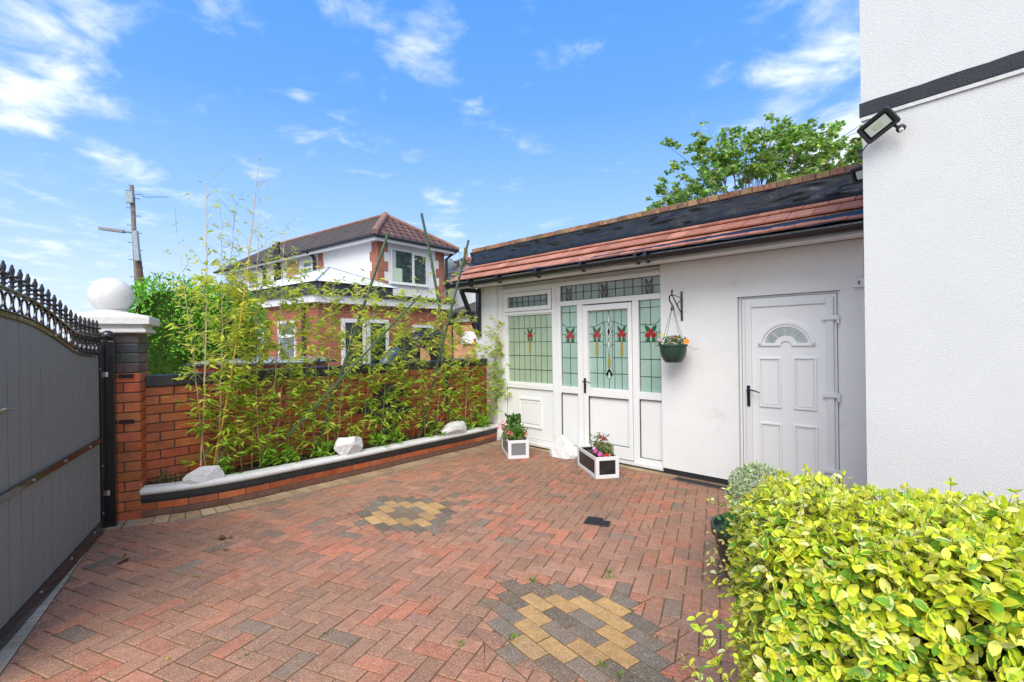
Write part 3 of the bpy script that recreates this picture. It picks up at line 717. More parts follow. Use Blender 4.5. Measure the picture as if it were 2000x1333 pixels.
# tiles
b = MB(FM); sl = V((0, .45, .335)); sll = sl.length; sdir = sl.normalized(); snrm = V((0, -sdir.z, sdir.y)); e0 = V((0, -.462, 2.528))
TC = [(.45, .19, .125), (.41, .165, .105), (.49, .22, .15), (.38, .155, .105), (.46, .20, .14)]
exp_ = sll/3*.985
for r in range(3):
    xx = -3.44+(r % 2)*.1
    while xx < E1x:
        w_ = .198 if xx+.2 < E1x else E1x-xx
        if w_ < .03: break
        c = random.choice(TC); j = random.uniform(.88, 1.1); b.col = tuple(v_*j for v_ in c)
        lo = r*exp_-.02*(r == 0); hi = lo+exp_+.06 if r < 2 else lo+exp_
        cen = V((xx+w_/2, 0, 0))+e0+sdir*((lo+hi)/2)+snrm*.023
        tilt = (sdir*1.0-snrm*.17).normalized(); tn = V((0, -tilt.z, tilt.y))
        b.obox(cen+snrm*random.uniform(-.001, .001), (1, 0, 0), tilt, tn, w_/2-.0016, (hi-lo)/2, .009)
        xx += .20
b.build('roof_tiles', 'roof_tile', ax, bevel=.002)
b = MB(FM); b.add([tuple(V((-3.43, 0, 0))+e0), tuple(V((E1x, 0, 0))+e0), tuple(V((E1x, 0, 0))+e0+sl), tuple(V((-3.43, 0, 0))+e0+sl)], [(0, 1, 2, 3)])
b.prism([(-.45, 2.50), (-.02, 2.50), (-.02, 2.85)], -3.425, -3.36, 'x'); b.build('tile_underlay', 'dull_black', ax)
# membrane over the parapet face
b = MB(FM)
def memb(u, v_):
    s_ = -3.37+u*(E1x+3.37); w_ = noise.noise(V((s_*3.1, v_*2.2, 0)))*.020+noise.noise(V((s_*6+v_*5, v_*5-s_*2, 4)))*.013+abs(noise.noise(V((s_*2.5-v_*3, v_*4, 9))))*.022
    edge = .018*noise.noise(V((s_*2.3, 5, 1)))
    if v_ < .25: k = v_/.25; y_ = -.135+.08*k; z_ = 2.822+.3*edge*(1-k)+.05*k; y_ += -.006+edge*(1-k)*.3
    else: k = (v_-.25)/.75; y_ = -.061+.025*k; z_ = 2.872+.186*k
    f = .25 if v_ < .25 else (1 if v_ < .97 else .3)
    return (s_, y_-w_*f, z_+.3*w_*f)
b.grid(memb, 190, 18)
def memb2(u, v_):
    y_ = -.06+u*.9; w_ = noise.noise(V((y_*6, v_*3, 2)))*.02; return (-3.36-w_+.0*v_-.02, y_, 2.80+v_*.255)
b.grid(memb2, 30, 10); b.build('parapet_membrane', 'membrane', ax, smooth=60)
# flashing tape at the eaves growing to the right
b = MB(FM)
def tape(u, v_):
    s_ = -1.75+u*(E1x+1.75); hgt = .02+.14*u**.8; w_ = noise.noise(V((s_*6, v_*3, 0)))*.010+abs(noise.noise(V((s_*3+v_*2, v_*9, 5))))*.012
    p = V((s_, 0, 0))+e0+sdir*(-.03+hgt*v_+.012*noise.noise(V((s_*3, 1, 1)))*v_)+snrm*(.044+abs(w_)); p.z -= .012*(1-v_); return tuple(p)
b.grid(tape, 150, 8); b.build('flashing_tape', 'membrane', ax, smooth=60)
b = MB(FM); xx = -3.38; CB = [(.34, .20, .105), (.30, .17, .09), (.38, .235, .125), (.25, .15, .085)]
while xx < E1x:
    b.col = tuple(v_*random.uniform(.8, 1.1) for v_ in random.choice(CB)); e = min(xx+.112, E1x); b.box(xx, e-.005, -.055, .18, 3.062+random.uniform(-.002, .002), 3.122+random.uniform(-.003, .003)); xx += .114
b.build('parapet_coping', 'coping_brick', ax, bevel=.004)
b = MB(FM); b.box(-3.37, E1x, -.045, .17, 3.056, 3.110); b.build('coping_mortar', 'mortar', ax)
# gutter
b = MB(FM); n = 12; gy, gz_ = -.492, 2.495
for a0, b0_ in ((-3.46, E1x),):
    pr = [(gy+.054*cos(pi+pi*k/n), gz_+.054*sin(pi+pi*k/n)) for k in range(n+1)]+[(gy+.046*cos(2*pi-pi*k/n), gz_+.046*sin(2*pi-pi*k/n)+.002) for k in range(n+1)]
    vs = [(a0, y_, z_) for y_, z_ in pr]+[(b0_, y_, z_) for y_, z_ in pr]; m2 = len(pr)
    b.add(vs, [(k, (k+1) % m2, m2+(k+1) % m2, m2+k) for k in range(m2)])
b.tube([(-3.466, gy, gz_-.004), (-3.455, gy, gz_-.004)], .056, 16)
b.build('gutter', 'black_paint', ax, smooth=50)
for s_ in (-2.92, -2.28, -1.52, -.78, -.02, .10):
    b = MB(FM); b.tube([(s_-.018, gy+.005, gz_-.004), (s_+.018, gy+.005, gz_-.004)], .060, 16); b.box(s_-.016, s_+.016, gy+.02, -.438, gz_-.075, gz_-.035); b.build('gutter_bracket', 'black_paint', ax, bevel=.003)
# gallows bracket
b = MB(FM); sB = -3.235
b.box(sB-.038, sB+.038, -.075, -.021, 1.66, 2.44); b.box(sB-.030, sB+.030, -.43, -.076, 2.375, 2.44)
p, q = V((sB, -.40, 2.385)), V((sB, -.075, 1.70)); dd = (q-p); b.obox((p+q)/2, dd, (1, 0, 0), dd.cross(V((1, 0, 0))), dd.length/2, .027, .03)
b.build('gallows_bracket', 'black_paint', ax, bevel=.004)
b = MB(FM); b.box(-3.312, -3.30+.02, -.045, -.021, 1.25, 2.45); b.build('corner_trim', 'upvc', ax)
b = MB(FM); b.box(1.962, 1.982, -.012, 0, 2.115, 2.455); b.build('cable_trunking', 'annex_white', ax)
b = MB(FM); b.box(1.905, 2.06, -.05, 0, 2.018, 2.105); b.build('junction_box', 'upvc_frame', ax, bevel=.004)
b = MB(FM); b.box(1.948, 1.962, -.056, -.051, 2.045, 2.075); b.build('switch', 'seam', ax)

# -- frame / panel helpers on the facade
def frame(b, x0, x1, z0, z1, w, y0, y1):
    b.box(x0, x0+w, y0, y1, z0, z1); b.box(x1-w, x1, y0, y1, z0, z1); b.box(x0+w, x1-w, y0, y1, z1-w, z1); b.box(x0+w, x1-w, y0, y1, z0, z0+w)
def lead(b, pts, y, r=.0032):
    b.tube([(x_, y, z_) for x_, z_ in pts], r, 5, cap=False)
def flat(b, poly, y, h=.0015): b.prism(poly, y-h, y, 'y')
def disc(cx_, cz_, rx, rz, n=14): return [(cx_+rx*cos(2*pi*k/n), cz_+rz*sin(2*pi*k/n)) for k in range(n)]
def flower(par, x, z1, z0, w, y, ld, dark=False, stem=None, amber=True):
    """heraldic flower between z1 (top) and z0 (bottom)"""
    h = z1-z0; red = 'dark_red_glass' if dark else 'red_glass'; gr = 'black_glass' if dark else 'leaf_glass'
    b = MB(FM)
    for s_ in (-1, 1):
        flat(b, [(x, z1-.30*h), (x+s_*.18*w, z1-.14*h), (x+s_*.5*w, z1), (x+s_*.46*w, z1-.22*h), (x+s_*.36*w, z1-.42*h), (x+s_*.1*w, z1-.40*h)], y-.0004)
        flat(b, [(x+s_*.08*w, z0), (x+s_*.42*w, z0), (x+s_*.36*w, z0+.25*h), (x+s_*.08*w, z0+.25*h)], y-.0004)
    b.build('green_glass', gr, par)
    b = MB(FM)
    for cx_, cz_ in ((0, .60), (-.24, .38), (.24, .38)): flat(b, disc(x+cx_*w, z0+cz_*h, .23*w, .15*h), y-.001)
    b.build('red_glass', red, par)
    if stem:
        b = MB(FM); flat(b, [(x-.012, z0), (x+.012, z0), (x+.016, z0-.8*stem), (x, z0-stem), (x-.016, z0-.8*stem)], y-.0006); b.build('amber_glass', 'amber_glass', par)
        lead(ld, [(x-.013, z0), (x-.017, z0-.8*stem), (x, z0-stem), (x+.017, z0-.8*stem), (x+.013, z0)], y-.002, .002)
    for s_ in (-1, 1): lead(ld, [(x+s_*.5*w, z1), (x+s_*.45*w, z1-.25*h), (x+s_*.30*w, z1-.42*h), (x+s_*.5*w, z0+.5*h), (x+s_*.5*w, z0+.28*h), (x+s_*.42*w, z0)], y-.002, .0022)
YF0, YF1 = .025, .105      # frame faces
YG = .062                  # glass
# left window unit
wn = MB(FM); x0, x1 = -2.724, -1.692
wn.box(x0, x1, YF0, YF1, .045, .105)                      # base rail
wn.box(x0, x0+.045, YF0, YF1, .105, 2.398); wn.box(x1-.02, x1, YF0, YF1, .105, 2.398)
wn.box(x0+.045, x1-.02, YF0, YF1, 2.325, 2.398); wn.box(x0+.045, x1-.02, YF0, YF1, 1.985, 2.03)
wn.box(x0+.045, x1-.02, YF0+.002, YF1, .855, .925)
wn.box(x0+.045, x0+.085, YF0+.012, YF1, .925, 1.985); wn.box(x1-.035, x1-.02, YF0+.012, YF1, .925, 1.985); wn.box(x0+.085, x1-.035, YF0+.012, YF1, 1.967, 1.985); wn.box(x0+.085, x1-.035, YF0+.012, YF1, .925, .948)
W1 = wn.build('side_window', 'upvc', ax, bevel=.004)
b = MB(FM); frame(b, x0+.05, x1-.024, 2.034, 2.32, .062, YF0-.018, YF1); b.build('casement', 'upvc', W1, bevel=.006)
b = MB(FM); b.box(x0+.11, x1-.084, YG, YG+.006, 2.095, 2.26); b.build('glass_pane', 'glass_dark_green', W1)
b = MB(FM); frame(b, x0+.045, x1-.02, 2.03, 2.325, .004, YF0+.0, YF0+.01); b.build('seal', 'seam', W1)
ld = MB(FM); ga0, ga1 = x0+.112, x1-.086
for k, fx in enumerate((.02, .075, .20, .34, .49, .63, .78, .93)): lead(ld, [(ga0+(ga1-ga0)*fx, 2.097), (ga0+(ga1-ga0)*(fx+random.uniform(-.01, .01)), 2.17), (ga0+(ga1-ga0)*fx, 2.258)], YG-.003, .005)
lead(ld, [(ga0, 2.178), (ga1, 2.172)], YG-.003, .005); lead(ld, [(ga0, 2.099), (ga1, 2.099)], YG-.003, .005); lead(ld, [(ga0, 2.257), (ga1, 2.257)], YG-.003, .005); ld.build('leading', 'lead', W1)
b = MB(FM); b.box(x0+.084, x1-.034, YG, YG+.006, .946, 1.968); b.build('glass_pane', 'glass_olive', W1)
ld = MB(FM); g0, g1, z0_, z1_ = -2.636, -1.728, .95, 1.965; gw = g1-g0; gh = z1_-z0_
for k in range(1, 8):
    if k == 4: lead(ld, [(g0+gw*.5, z0_), (g0+gw*.5, z1_-gh*.60)], YG-.003, .0028); lead(ld, [(g0+gw*.5, z1_-gh*.19), (g0+gw*.5, z1_)], YG-.003, .0028)
    else: lead(ld, [(g0+gw*k/8, z0_), (g0+gw*k/8, z1_)], YG-.003, .0028)
for f_ in (.19, .395, .60, .81): lead(ld, [(g0, z1_-gh*f_), (g1, z1_-gh*f_)], YG-.003, .0035)
lead(ld, [(g0+gw*.5-.13, z1_-gh*.255), (g0+gw*.5-.06, z1_-gh*.275)], YG-.003, .003); lead(ld, [(g0+gw*.5+.13, z1_-gh*.255), (g0+gw*.5+.06, z1_-gh*.275)], YG-.003, .003)
flower(W1, g0+gw*.5, z1_-gh*.19, z1_-gh*.38, .10, YG-.001, ld, stem=.21)
ld.build('leading', 'lead', W1)
b = MB(FM); b.box(x0+.045, x1-.02, YF0+.025, YF1, .106, .854); b.build('lower_panel', 'upvc', W1)
b = MB(FM); frame(b, -2.425, -1.95, .268, .718, .032, YF0+.008, YF0+.024); frame(b, -2.365, -2.01, .328, .66, .016, YF0+.014, YF0+.024); b.box(-2.345, -2.03, YF0+.018, YF0+.024, .346, .643); b.build('raised_moulding', 'upvc', W1, bevel=.006)
b = MB(FM); frame(b, x0+.045, x1-.02, .105, .855, .004, YF0+.020, YF0+.0245); b.build('seal', 'seam', W1)
b = MB(FM); b.box(x0, .0, .0, .022, .012, .05); b.box(x0, 0, .022, .105, .0, .044); b.build('door_sill', 'upvc_frame', ax, bevel=.003)
b = MB(FM); b.box(-1.69, -1.655, .018, .105, .046, 2.398); b.box(-1.653, -1.622, .022, .105, .046, 2.398); b.build('coupling_post', 'upvc', ax, bevel=.004)
# entrance screen
es = MB(FM)
es.box(-1.62, -1.560, YF0, YF1, .046, 2.398); es.box(-.016, 0.0-.002, YF0, YF1, .046, 2.398)
es.box(-1.560, -.016, YF0, YF1, 2.343, 2.398); es.box(-1.560, -.016, YF0, YF1, 2.062, 2.13)
es.box(-1.262, -1.165, YF0, YF1, .046, 2.062); es.box(-.402, -.316, YF0, YF1, .046, 2.062)
for a, e in ((-1.560, -1.262), (-.316, -.016)): es.box(a, e, YF0, YF1, .84, .93); es.box(a, e, YF0, YF1, .046, .115)
ES = es.build('entrance_screen', 'upvc', ax, bevel=.005)
# transom
b = MB(FM); b.box(-1.560, -.016, YG, YG+.006, 2.131, 2.342); b.build('glass_pane', 'glass_dark_green', ES)
ld = MB(FM); a, e, z0_, z1_ = -1.556, -.020, 2.134, 2.340; w_ = e-a
fl = (.085, .47, .895)
for k in range(1, 12):
    f_ = k/12
    if min(abs(f_-x_) for x_ in fl) < .03: continue
    lead(ld, [(a+w_*f_, z0_), (a+w_*f_, z1_)], YG-.003, .004)
lead(ld, [(a, (z0_+z1_)/2+.004), (e, (z0_+z1_)/2-.004)], YG-.003, .004)
frame_pts = [(a, z0_), (e, z0_), (e, z1_), (a, z1_), (a, z0_)]; lead(ld, frame_pts, YG-.003, .004)
for f_ in fl: flower(ES, a+w_*f_, z1_-.01, z0_+.004, .105, YG-.001, ld, dark=True)
ld.build('leading', 'lead', ES)
for (a, e, mir) in ((-1.560, -1.262, 1), (-.316, -.016, -1)):
    b = MB(FM); b.box(a, e, YG, YG+.006, .931, 2.061); b.build('glass_pane', 'glass_green', ES)
    ld = MB(FM); z0_, z1_ = .934, 2.058; h = z1_-z0_; cx_ = (a+e)/2
    lead(ld, [(cx_, z0_), (cx_, z1_-h*.455)], YG-.003, .0035); lead(ld, [(cx_, z1_-h*.27), (cx_, z1_)], YG-.003, .0035)
    for f_ in (.08, .455, .645, .835): lead(ld, [(a, z1_-h*f_), (e, z1_-h*f_)], YG-.003, .0035)
    lead(ld, [(a+.01, z1_-h*(.22 if mir > 0 else .262)), (a+.09, z1_-h*.26), (cx_, z1_-h*.27), (e-.09, z1_-h*.262), (e-.01, z1_-h*(.262 if mir > 0 else .21))], YG-.003, .0035)
    lead(ld, [(a, z1_-h*.355), (cx_-.075, z1_-h*.35)], YG-.003, .003); lead(ld, [(e, z1_-h*.355), (cx_+.075, z1_-h*.35)], YG-.003, .003)
    flower(ES, cx_, z1_-h*.265, z1_-h*.455, .155, YG-.001, ld)
    lead(ld, [(a+.004, z0_), (a+.004, z1_)], YG-.003, .004); ld.build('leading', 'lead', ES)
    b = MB(FM); b.box(a, e, YF0+.028, YF1, .116, .839); b.build('lower_panel', 'upvc', ES)
    b = MB(FM); b.box(a, a+.006, YF0+.003, YF0+.027, .116, .838); b.box(a+.006, e, YF0+.003, YF0+.027, .833, .838); b.box(a+.006, e, YF0+.003, YF0+.027, .116, .120); b.build('seal', 'seam', ES)
# entrance door leaf
d = MB(FM); a, e = -1.158, -.409
d.box(a, -1.082, YF0-.012, YF1, .06, 2.046); d.box(-.462, e, YF0-.012, YF1, .06, 2.046); d.box(-1.082, -.462, YF0-.012, YF1, 1.970, 2.046)
d.box(-1.082, -.462, YF0-.012, YF1, .825, .937); d.box(-1.082, -.462, YF0-.012, YF1, .06, .215)
DR = d.build('entrance_door', 'upvc', ax, bevel=.006)
b = MB(FM); b.box(-1.082, -.462, YF0+.022, YF1, .216, .824); b.build('lower_panel', 'upvc', DR)
b = MB(FM); b.box(-1.082, -1.076, YF0-.006, YF0+.021, .216, .824); b.box(-1.076, -.462, YF0-.006, YF0+.021, .818, .823); b.box(-1.076, -.462, YF0-.006, YF0+.021, .216, .222)
b.box(-1.164, -1.159, YF0-.002, YF0+.01, .06, 2.05); b.box(-1.159, -.405, YF0-.002, YF0+.01, 2.0465, 2.052); b.build('seal', 'seam', DR)
b = MB(FM); b.box(-1.082, -.462, YG, YG+.006, .938, 1.969); b.build('glass_pane', 'glass_green', DR)
ld = MB(FM); g0, g1, z0_, z1_ = -1.078, -.466, .942, 1.966; gw = g1-g0; gh = z1_-z0_
def X(f_): return g0+gw*f_
def Z(f_): return z1_-gh*f_
y_ = YG-.003
for f_ in (.193, .817):
    lead(ld, [(X(f_), Z(0)), (X(f_), Z(.2))], y_); lead(ld, [(X(f_), Z(.61)), (X(f_), Z(1))], y_)
lead(ld, [(X(0), Z(.205)), (X(.14), Z(.205)), (X(.25), Z(.18)), (X(.36), Z(.15)), (X(.45), Z(.14))], y_); lead(ld, [(X(1), Z(.205)), (X(.86), Z(.205)), (X(.76), Z(.18)), (X(.65), Z(.15)), (X(.55), Z(.14))], y_)
for f_ in (.36, .64):
    lead(ld, [(X(f_), Z(0)), (X(f_), Z(1))], y_)
for s_ in (-1, 1):
    lead(ld, [(X(.5+s_*.14), Z(.155)), (X(.5+s_*.115), Z(.17)), (X(.5+s_*.095), Z(.21)), (X(.5+s_*.09), Z(.78))], y_)
    for f_ in (.27, .32, .44, .78): lead(ld, [(X(.5+s_*.14), Z(f_)), (X(.5+s_*.09), Z(f_))], y_, .0025)
    lead(ld, [(X(.5+s_*.09), Z(.44)), (X(.5+s_*.035), Z(.46))], y_, .0025)
for f_ in (.40, .605, .81):
    lead(ld, [(X(0), Z(f_)), (X(.36), Z(f_))], y_); lead(ld, [(X(.64), Z(f_)), (X(1), Z(f_))], y_)
    if f_ > .6: lead(ld, [(X(.36), Z(f_)), (X(.41), Z(f_))], y_); lead(ld, [(X(.59), Z(f_)), (X(.64), Z(f_))], y_)
lead(ld, [(X(0), Z(.30)), (X(.1), Z(.30))], y_); lead(ld, [(X(.28), Z(.30)), (X(.36), Z(.30))], y_); lead(ld, [(X(.64), Z(.30)), (X(.73), Z(.30))], y_); lead(ld, [(X(.9), Z(.30)), (X(1), Z(.30))], y_)
lead(ld, [(X(.5), Z(0)), (X(.5), Z(.04))], y_); lead(ld, [(X(.5), Z(.88)), (X(.5), Z(1))], y_)
def drop(za, zb, w_): return [(X(.5), Z(za)), (X(.5+w_), Z(za+(zb-za)*.62)), (X(.5+w_*.7), Z(za+(zb-za)*.85)), (X(.5), Z(zb)), (X(.5-w_*.7), Z(za+(zb-za)*.85)), (X(.5-w_), Z(za+(zb-za)*.62)), (X(.5), Z(za))]
lead(ld, drop(.03, .175, .035), y_, .0025); lead(ld, [(X(.5), Z(.19)), (X(.575), Z(.275)), (X(.5), Z(.355)), (X(.425), Z(.275)), (X(.5), Z(.19))], y_, .003)
lead(ld, [(X(.5), Z(.175)), (X(.5), Z(.2))], y_); lead(ld, [(X(.5), Z(.35)), (X(.5), Z(.39))], y_)
lead(ld, [(X(.5), Z(.39)), (X(.535), Z(.42)), (X(.52), Z(.48)), (X(.5), Z(.54)), (X(.48), Z(.48)), (X(.465), Z(.42)), (X(.5), Z(.39))], y_, .0025)
lead(ld, drop(.54, .75, .03), y_, .0022)
lead(ld, [(X(.5), Z(.745)), (X(.59), Z(.82)), (X(.53), Z(.87)), (X(.5), Z(.89)), (X(.47), Z(.87)), (X(.41), Z(.82)), (X(.5), Z(.745))], y_, .0025)
flower(DR, X(.193), Z(.2), Z(.40), .12, YG-.001, ld, stem=.21); flower(DR, X(.817), Z(.2), Z(.40), .12, YG-.001, ld, stem=.21)
ld.build('leading', 'lead', DR)
b = MB(FM); flat(b, drop(.54, .745, .026)[:-1], YG-.002); b.build('amber_glass', 'amber_glass', DR)
b = MB(FM); flat(b, [(X(.5), Z(.215)), (X(.535), Z(.275)), (X(.5), Z(.335)), (X(.465), Z(.275))], YG-.0022); flat(b, [(X(.5), Z(.75)), (X(.585), Z(.82)), (X(.535), Z(.845)), (X(.515), Z(.79)), (X(.485), Z(.79)), (X(.465), Z(.845)), (X(.415), Z(.82))], YG-.0022); b.build('black_glass', 'black_glass', DR)
b = MB(FM); flat(b, drop(.035, .17, .03)[:-1], YG-.0015); flat(b, [(X(.5), Z(.195)), (X(.57), Z(.275)), (X(.5), Z(.35)), (X(.43), Z(.275))], YG-.0012); flat(b, [(X(.5), Z(.395)), (X(.53), Z(.42)), (X(.515), Z(.48)), (X(.5), Z(.535)), (X(.485), Z(.48)), (X(.47), Z(.42))], YG-.0015); flat(b, [(X(.5), Z(.79)), (X(.525), Z(.86)), (X(.5), Z(.885)), (X(.475), Z(.86))], YG-.0030); b.build('clear_glass', 'clear_glass', DR)
def lever(par, x, zc_, y, sgn=1, h=.20):
    b = MB(FM); b.box(x-.015, x+.015, y-.010, y, zc_-h/2, zc_+h/2); zl = zc_+h*.27
    b.tube([(x, y-.008, zl), (x, y-.055, zl), (x+.02*sgn, y-.060, zl+.004), (x+.06*sgn, y-.058, zl+.006), (x+.10*sgn, y-.058, zl-.006), (x+.125*sgn, y-.056, zl-.014)], [.010, .009, .008, .008, .0065, .006], 10)
    b.tube([(x, y-.011, zc_-h*.22), (x, y-.014, zc_-h*.22)], .009, 12); return b.build('door_handle', 'black_paint', par, smooth=40, bevel=0)
lever(DR, -1.128, .965, YF0-.012)
# main door
b = MB(FM); b.box(.885, .915, .035, .2, .0, 2.006); b.box(1.770, 1.797, .03, .2, .0, 2.006); b.box(.915, 1.770, .035, .2, 1.985, 2.006); b.build('door_reveal', 'annex_white', ax)
b = MB(FM); frame(b, .916, 1.768, .02, 1.984, .055, .022, .12)
MD = b.build('back_door', 'upvc_frame', ax, bevel=.004)
b = MB(FM); frame(b, .955, 1.745, .05, 1.955, .062, -.002, .10); b.build('door_sash', 'upvc_frame', MD, bevel=.006)
b = MB(FM); b.box(1.017, 1.683, .018, .09, .112, 1.893); b.build('door_slab', 'upvc', MD)
for (xa, xb, za, zb) in ((1.085, 1.290, .872, 1.375), (1.402, 1.602, .872, 1.383), (1.088, 1.292, .215, .712), (1.400, 1.605, .217, .72)):
    b = MB(FM); frame(b, xa, xb, za, zb, .017, .002, .0175); frame(b, xa+.027, xb-.027, za+.027, zb-.027, .009, .009, .0175); b.box(xa+.036, xb-.036, .0125, .0175, za+.036, zb-.036); b.build('raised_panel', 'upvc', MD, bevel=.005)
def arc(cx_, cz_, r, n=24): return [(cx_+r*cos(pi*k/n), cz_+r*.93*sin(pi*k/n)) for k in range(n+1)]
cx_, cz_ = 1.338, 1.495
b = MB(FM)
def arcband(b, r0, r1, y0, y1, n=28):
    vs = []
    for k in range(n+1):
        a = pi*k/n
        for r, yy in ((r0, y0), (r1, y0), (r1, y1), (r0, y1)): vs.append((cx_+r*cos(a), yy, cz_+(r*.95)*sin(a)))
    b.add(vs, [(k*4+j, k*4+(j+1) % 4, (k+1)*4+(j+1) % 4, (k+1)*4+j) for k in range(n) for j in range(4)]+[(3, 2, 1, 0), tuple(range(n*4, n*4+4))])
arcband(b, .222, .258, .000, .0175); arcband(b, .197, .218, .007, .0175); arcband(b, .048, .105, .004, .0175)
b.box(cx_-.258, cx_-.050, .0, .0175, cz_-.002, cz_+.028); b.box(cx_+.050, cx_+.258, .0, .0175, cz_-.002, cz_+.028)
b.build('fanlight_moulding', 'upvc', MD, bevel=.003)
b = MB(FM); pts = arc(cx_, cz_+.03, .20)+[(cx_-.1*cos(pi*k/10), cz_+.03+.09*sin(pi*k/10)) for k in range(1, 10)]
vs = []; n = 24
for k in range(n+1):
    a = pi*k/n
    for r in (.09, .205): vs.append((cx_+r*cos(a), .014, cz_+.02+r*.9*sin(a)))
b.add(vs, [(k*2, k*2+1, k*2+3, k*2+2) for k in range(n)]); b.build('fanlight_glass', 'frosted', MD)
b = MB(FM)
for a in (pi/2, pi*.26, pi*.74): p, q = V((cx_+.1*cos(a), .012, cz_+.1*sin(a))), V((cx_+.2*cos(a), .012, cz_+.195*sin(a))); b.tube([p, q], .005, 6)
b.build('fanlight_bars', 'clear_glass', MD)
lever(MD, .985, .975, -.002, h=.215)
for z_ in (1.757, 1.03, .32):
    b = MB(FM); b.box(1.655, 1.775, -.020, -.003, z_-.020, z_+.020); b.tube([(1.785, -.018, z_-.055), (1.785, -.018, z_+.022)], .013, 12); b.build('hinge', 'upvc_frame', MD, bevel=.005)
b = MB(FM); frame(b, .9115, 1.7725, 0.03, 1.988, .004, .026, .034); b.build('seal', 'seam', MD)

# ---- hanging basket and bracket
bk = thing('wall_bracket', FM @ V((.266, 0, 1.95)), 'black wrought iron bracket screwed to the white wall by the entrance', 'bracket')
b = MB(FM); b.box(.254, .278, -.012, 0, 1.785, 2.122)
b.build('back_plate', 'black_paint', bk, bevel=.003)
b = MB(FM); yb_ = -.235
b.tube([(.266, -.008, 2.05), (.266, -.12, 2.058), (.266, yb_, 2.075)], .005, 8)
b.tube([(.266, -.008, 1.865), (.266, -.11, 1.95), (.266, yb_+.02, 2.05), (.266, yb_-.01, 2.085), (.266, yb_-.02, 2.105), (.266, yb_, 2.122), (.266, yb_+.018, 2.105), (.266, yb_+.004, 2.093)], .0065, 8)
b.tube([(.266, -.008, 2.03), (.266, -.06, 2.00), (.266, -.10, 1.985), (.266, -.125, 1.965), (.266, -.115, 1.945), (.266, -.098, 1.95), (.266, -.10, 1.966)], .005, 8)
b.build('scroll_arm', 'black_paint', bk, smooth=60)
bc = V((.27, yb_, 0)); BR_ = .150; rz = 1.518
hb = thing('hanging_basket', FM @ V((bc.x, bc.y, 1.30)), 'dark green plastic hanging basket of flowers on the iron bracket', 'hanging basket')
b = MB(FM); b.lathe((bc.x, bc.y, 0), [(.055, 1.322), (.085, 1.318), (.108, 1.345), (.130, 1.39), (.142, 1.44), (.146, 1.495), (.156, 1.498), (.156, rz), (.146, rz), (.14, 1.49), (.02, 1.48)], 32); b.build('bowl', 'basket_green', hb, smooth=40)
b = MB(FM); hk_ = V((bc.x, bc.y, 1.90))
b.tube([hk_+V((0, 0, .17)), hk_+V((-.035, 0, .155)), hk_+V((-.035, 0, .11)), hk_+V((0, 0, .05)), hk_+V((0, 0, .02))], .009, 8); b.tube([hk_+V((0, 0, .05)), hk_+V((0, 0, -.005))], [.012, .022], 10); b.build('hook', 'black_paint', hb, smooth=60)
b = MB(FM)
for k in range(4): a = pi/4+k*pi/2+.3; b.tube([hk_+V((.015*cos(a), .015*sin(a), 0)), (bc.x+.148*cos(a), bc.y+.148*sin(a), rz)], .0022, 5)
b.build('wires', 'black_paint', hb)
def plantpts(c, rx, ry, n, zlo, zhi):
    P = np.zeros((n, 3)); a = RNG.uniform(0, 2*pi, n); r = np.sqrt(RNG.uniform(0, 1, n)); P[:, 0] = c[0]+rx*r*np.cos(a); P[:, 1] = c[1]+ry*r*np.sin(a); P[:, 2] = RNG.uniform(zlo, zhi, n); return P
cw = FM @ V((bc.x, bc.y, rz))
P = plantpts(cw, .14, .14, 190, rz-.01, rz+.075); D = rnd(190, .5); D[:, 2] += .4; Dn = rnd(190, .4); Dn[:, 2] += 1
leaves('foliage', 'leaf', hb, P, D, Dn, RNG.uniform(.02, .045, 190), pick([(.10, .22, .04), (.16, .30, .06), (.06, .15, .03), (.2, .2, .06)], 190), T_OVAL)
# trailing bits
def blossom(par, c, r, col, n=9, up=(0, 0, 1), name='flower'):
    u = V(up).normalized(); a = u.orthogonal().normalized(); b_ = u.cross(a); Pp = []; Dd = []
    for k in range(n): th = 2*pi*k/n+random.random()*.3; Pp.append(V(c)); Dd.append(a*cos(th)+b_*sin(th)+u*.35)
    return leaves(name, 'petal', par, np.array(Pp), np.array(Dd), np.tile(np.array(u), (n, 1)), np.full(n, r), pick([col], n, .1), T_OVAL)
for (dx, dz, col, r) in ((-.10, .10, (.75, .6, .05), .022), (-.13, .05, (.8, .35, .5), .022), (.02, .085, (.55, .12, .25), .018), (.05, .065, (.5, .08, .2), .018), (.11, .09, (.45, .25, .4), .014), (.185, .03, (.9, .30, .02), .036)):
    blossom(hb, FM @ V((bc.x+dx, bc.y-.06, rz+dz)), r, col, up=FM.to_3x3() @ V((.4 if dx > .15 else 0, -1, .5)))
b = MB(FM); b.tube([(bc.x+.12, bc.y-.03, rz+.01), (bc.x+.165, bc.y-.05, rz+.025)], .002, 5); b.tube([(bc.x+.13, bc.y-.03, rz), (bc.x+.19, bc.y-.03, rz-.02), (bc.x+.25, bc.y-.03, rz-.055), (bc.x+.30, bc.y-.03, rz-.05)], .0018, 5); b.tube([(bc.x-.12, bc.y-.03, rz), (bc.x-.17, bc.y-.03, rz+.03)], .002, 5); b.build('stem', 'twig', hb)
P = plantpts(FM @ V((bc.x-.16, bc.y-.03, 0)), .04, .04, 26, rz-.03, rz+.06); leaves('foliage', 'leaf', hb, P, rnd(26), rnd(26), RNG.uniform(.015, .03, 26), pick([(.25, .28, .08), (.3, .3, .15)], 26), T_OVAL)

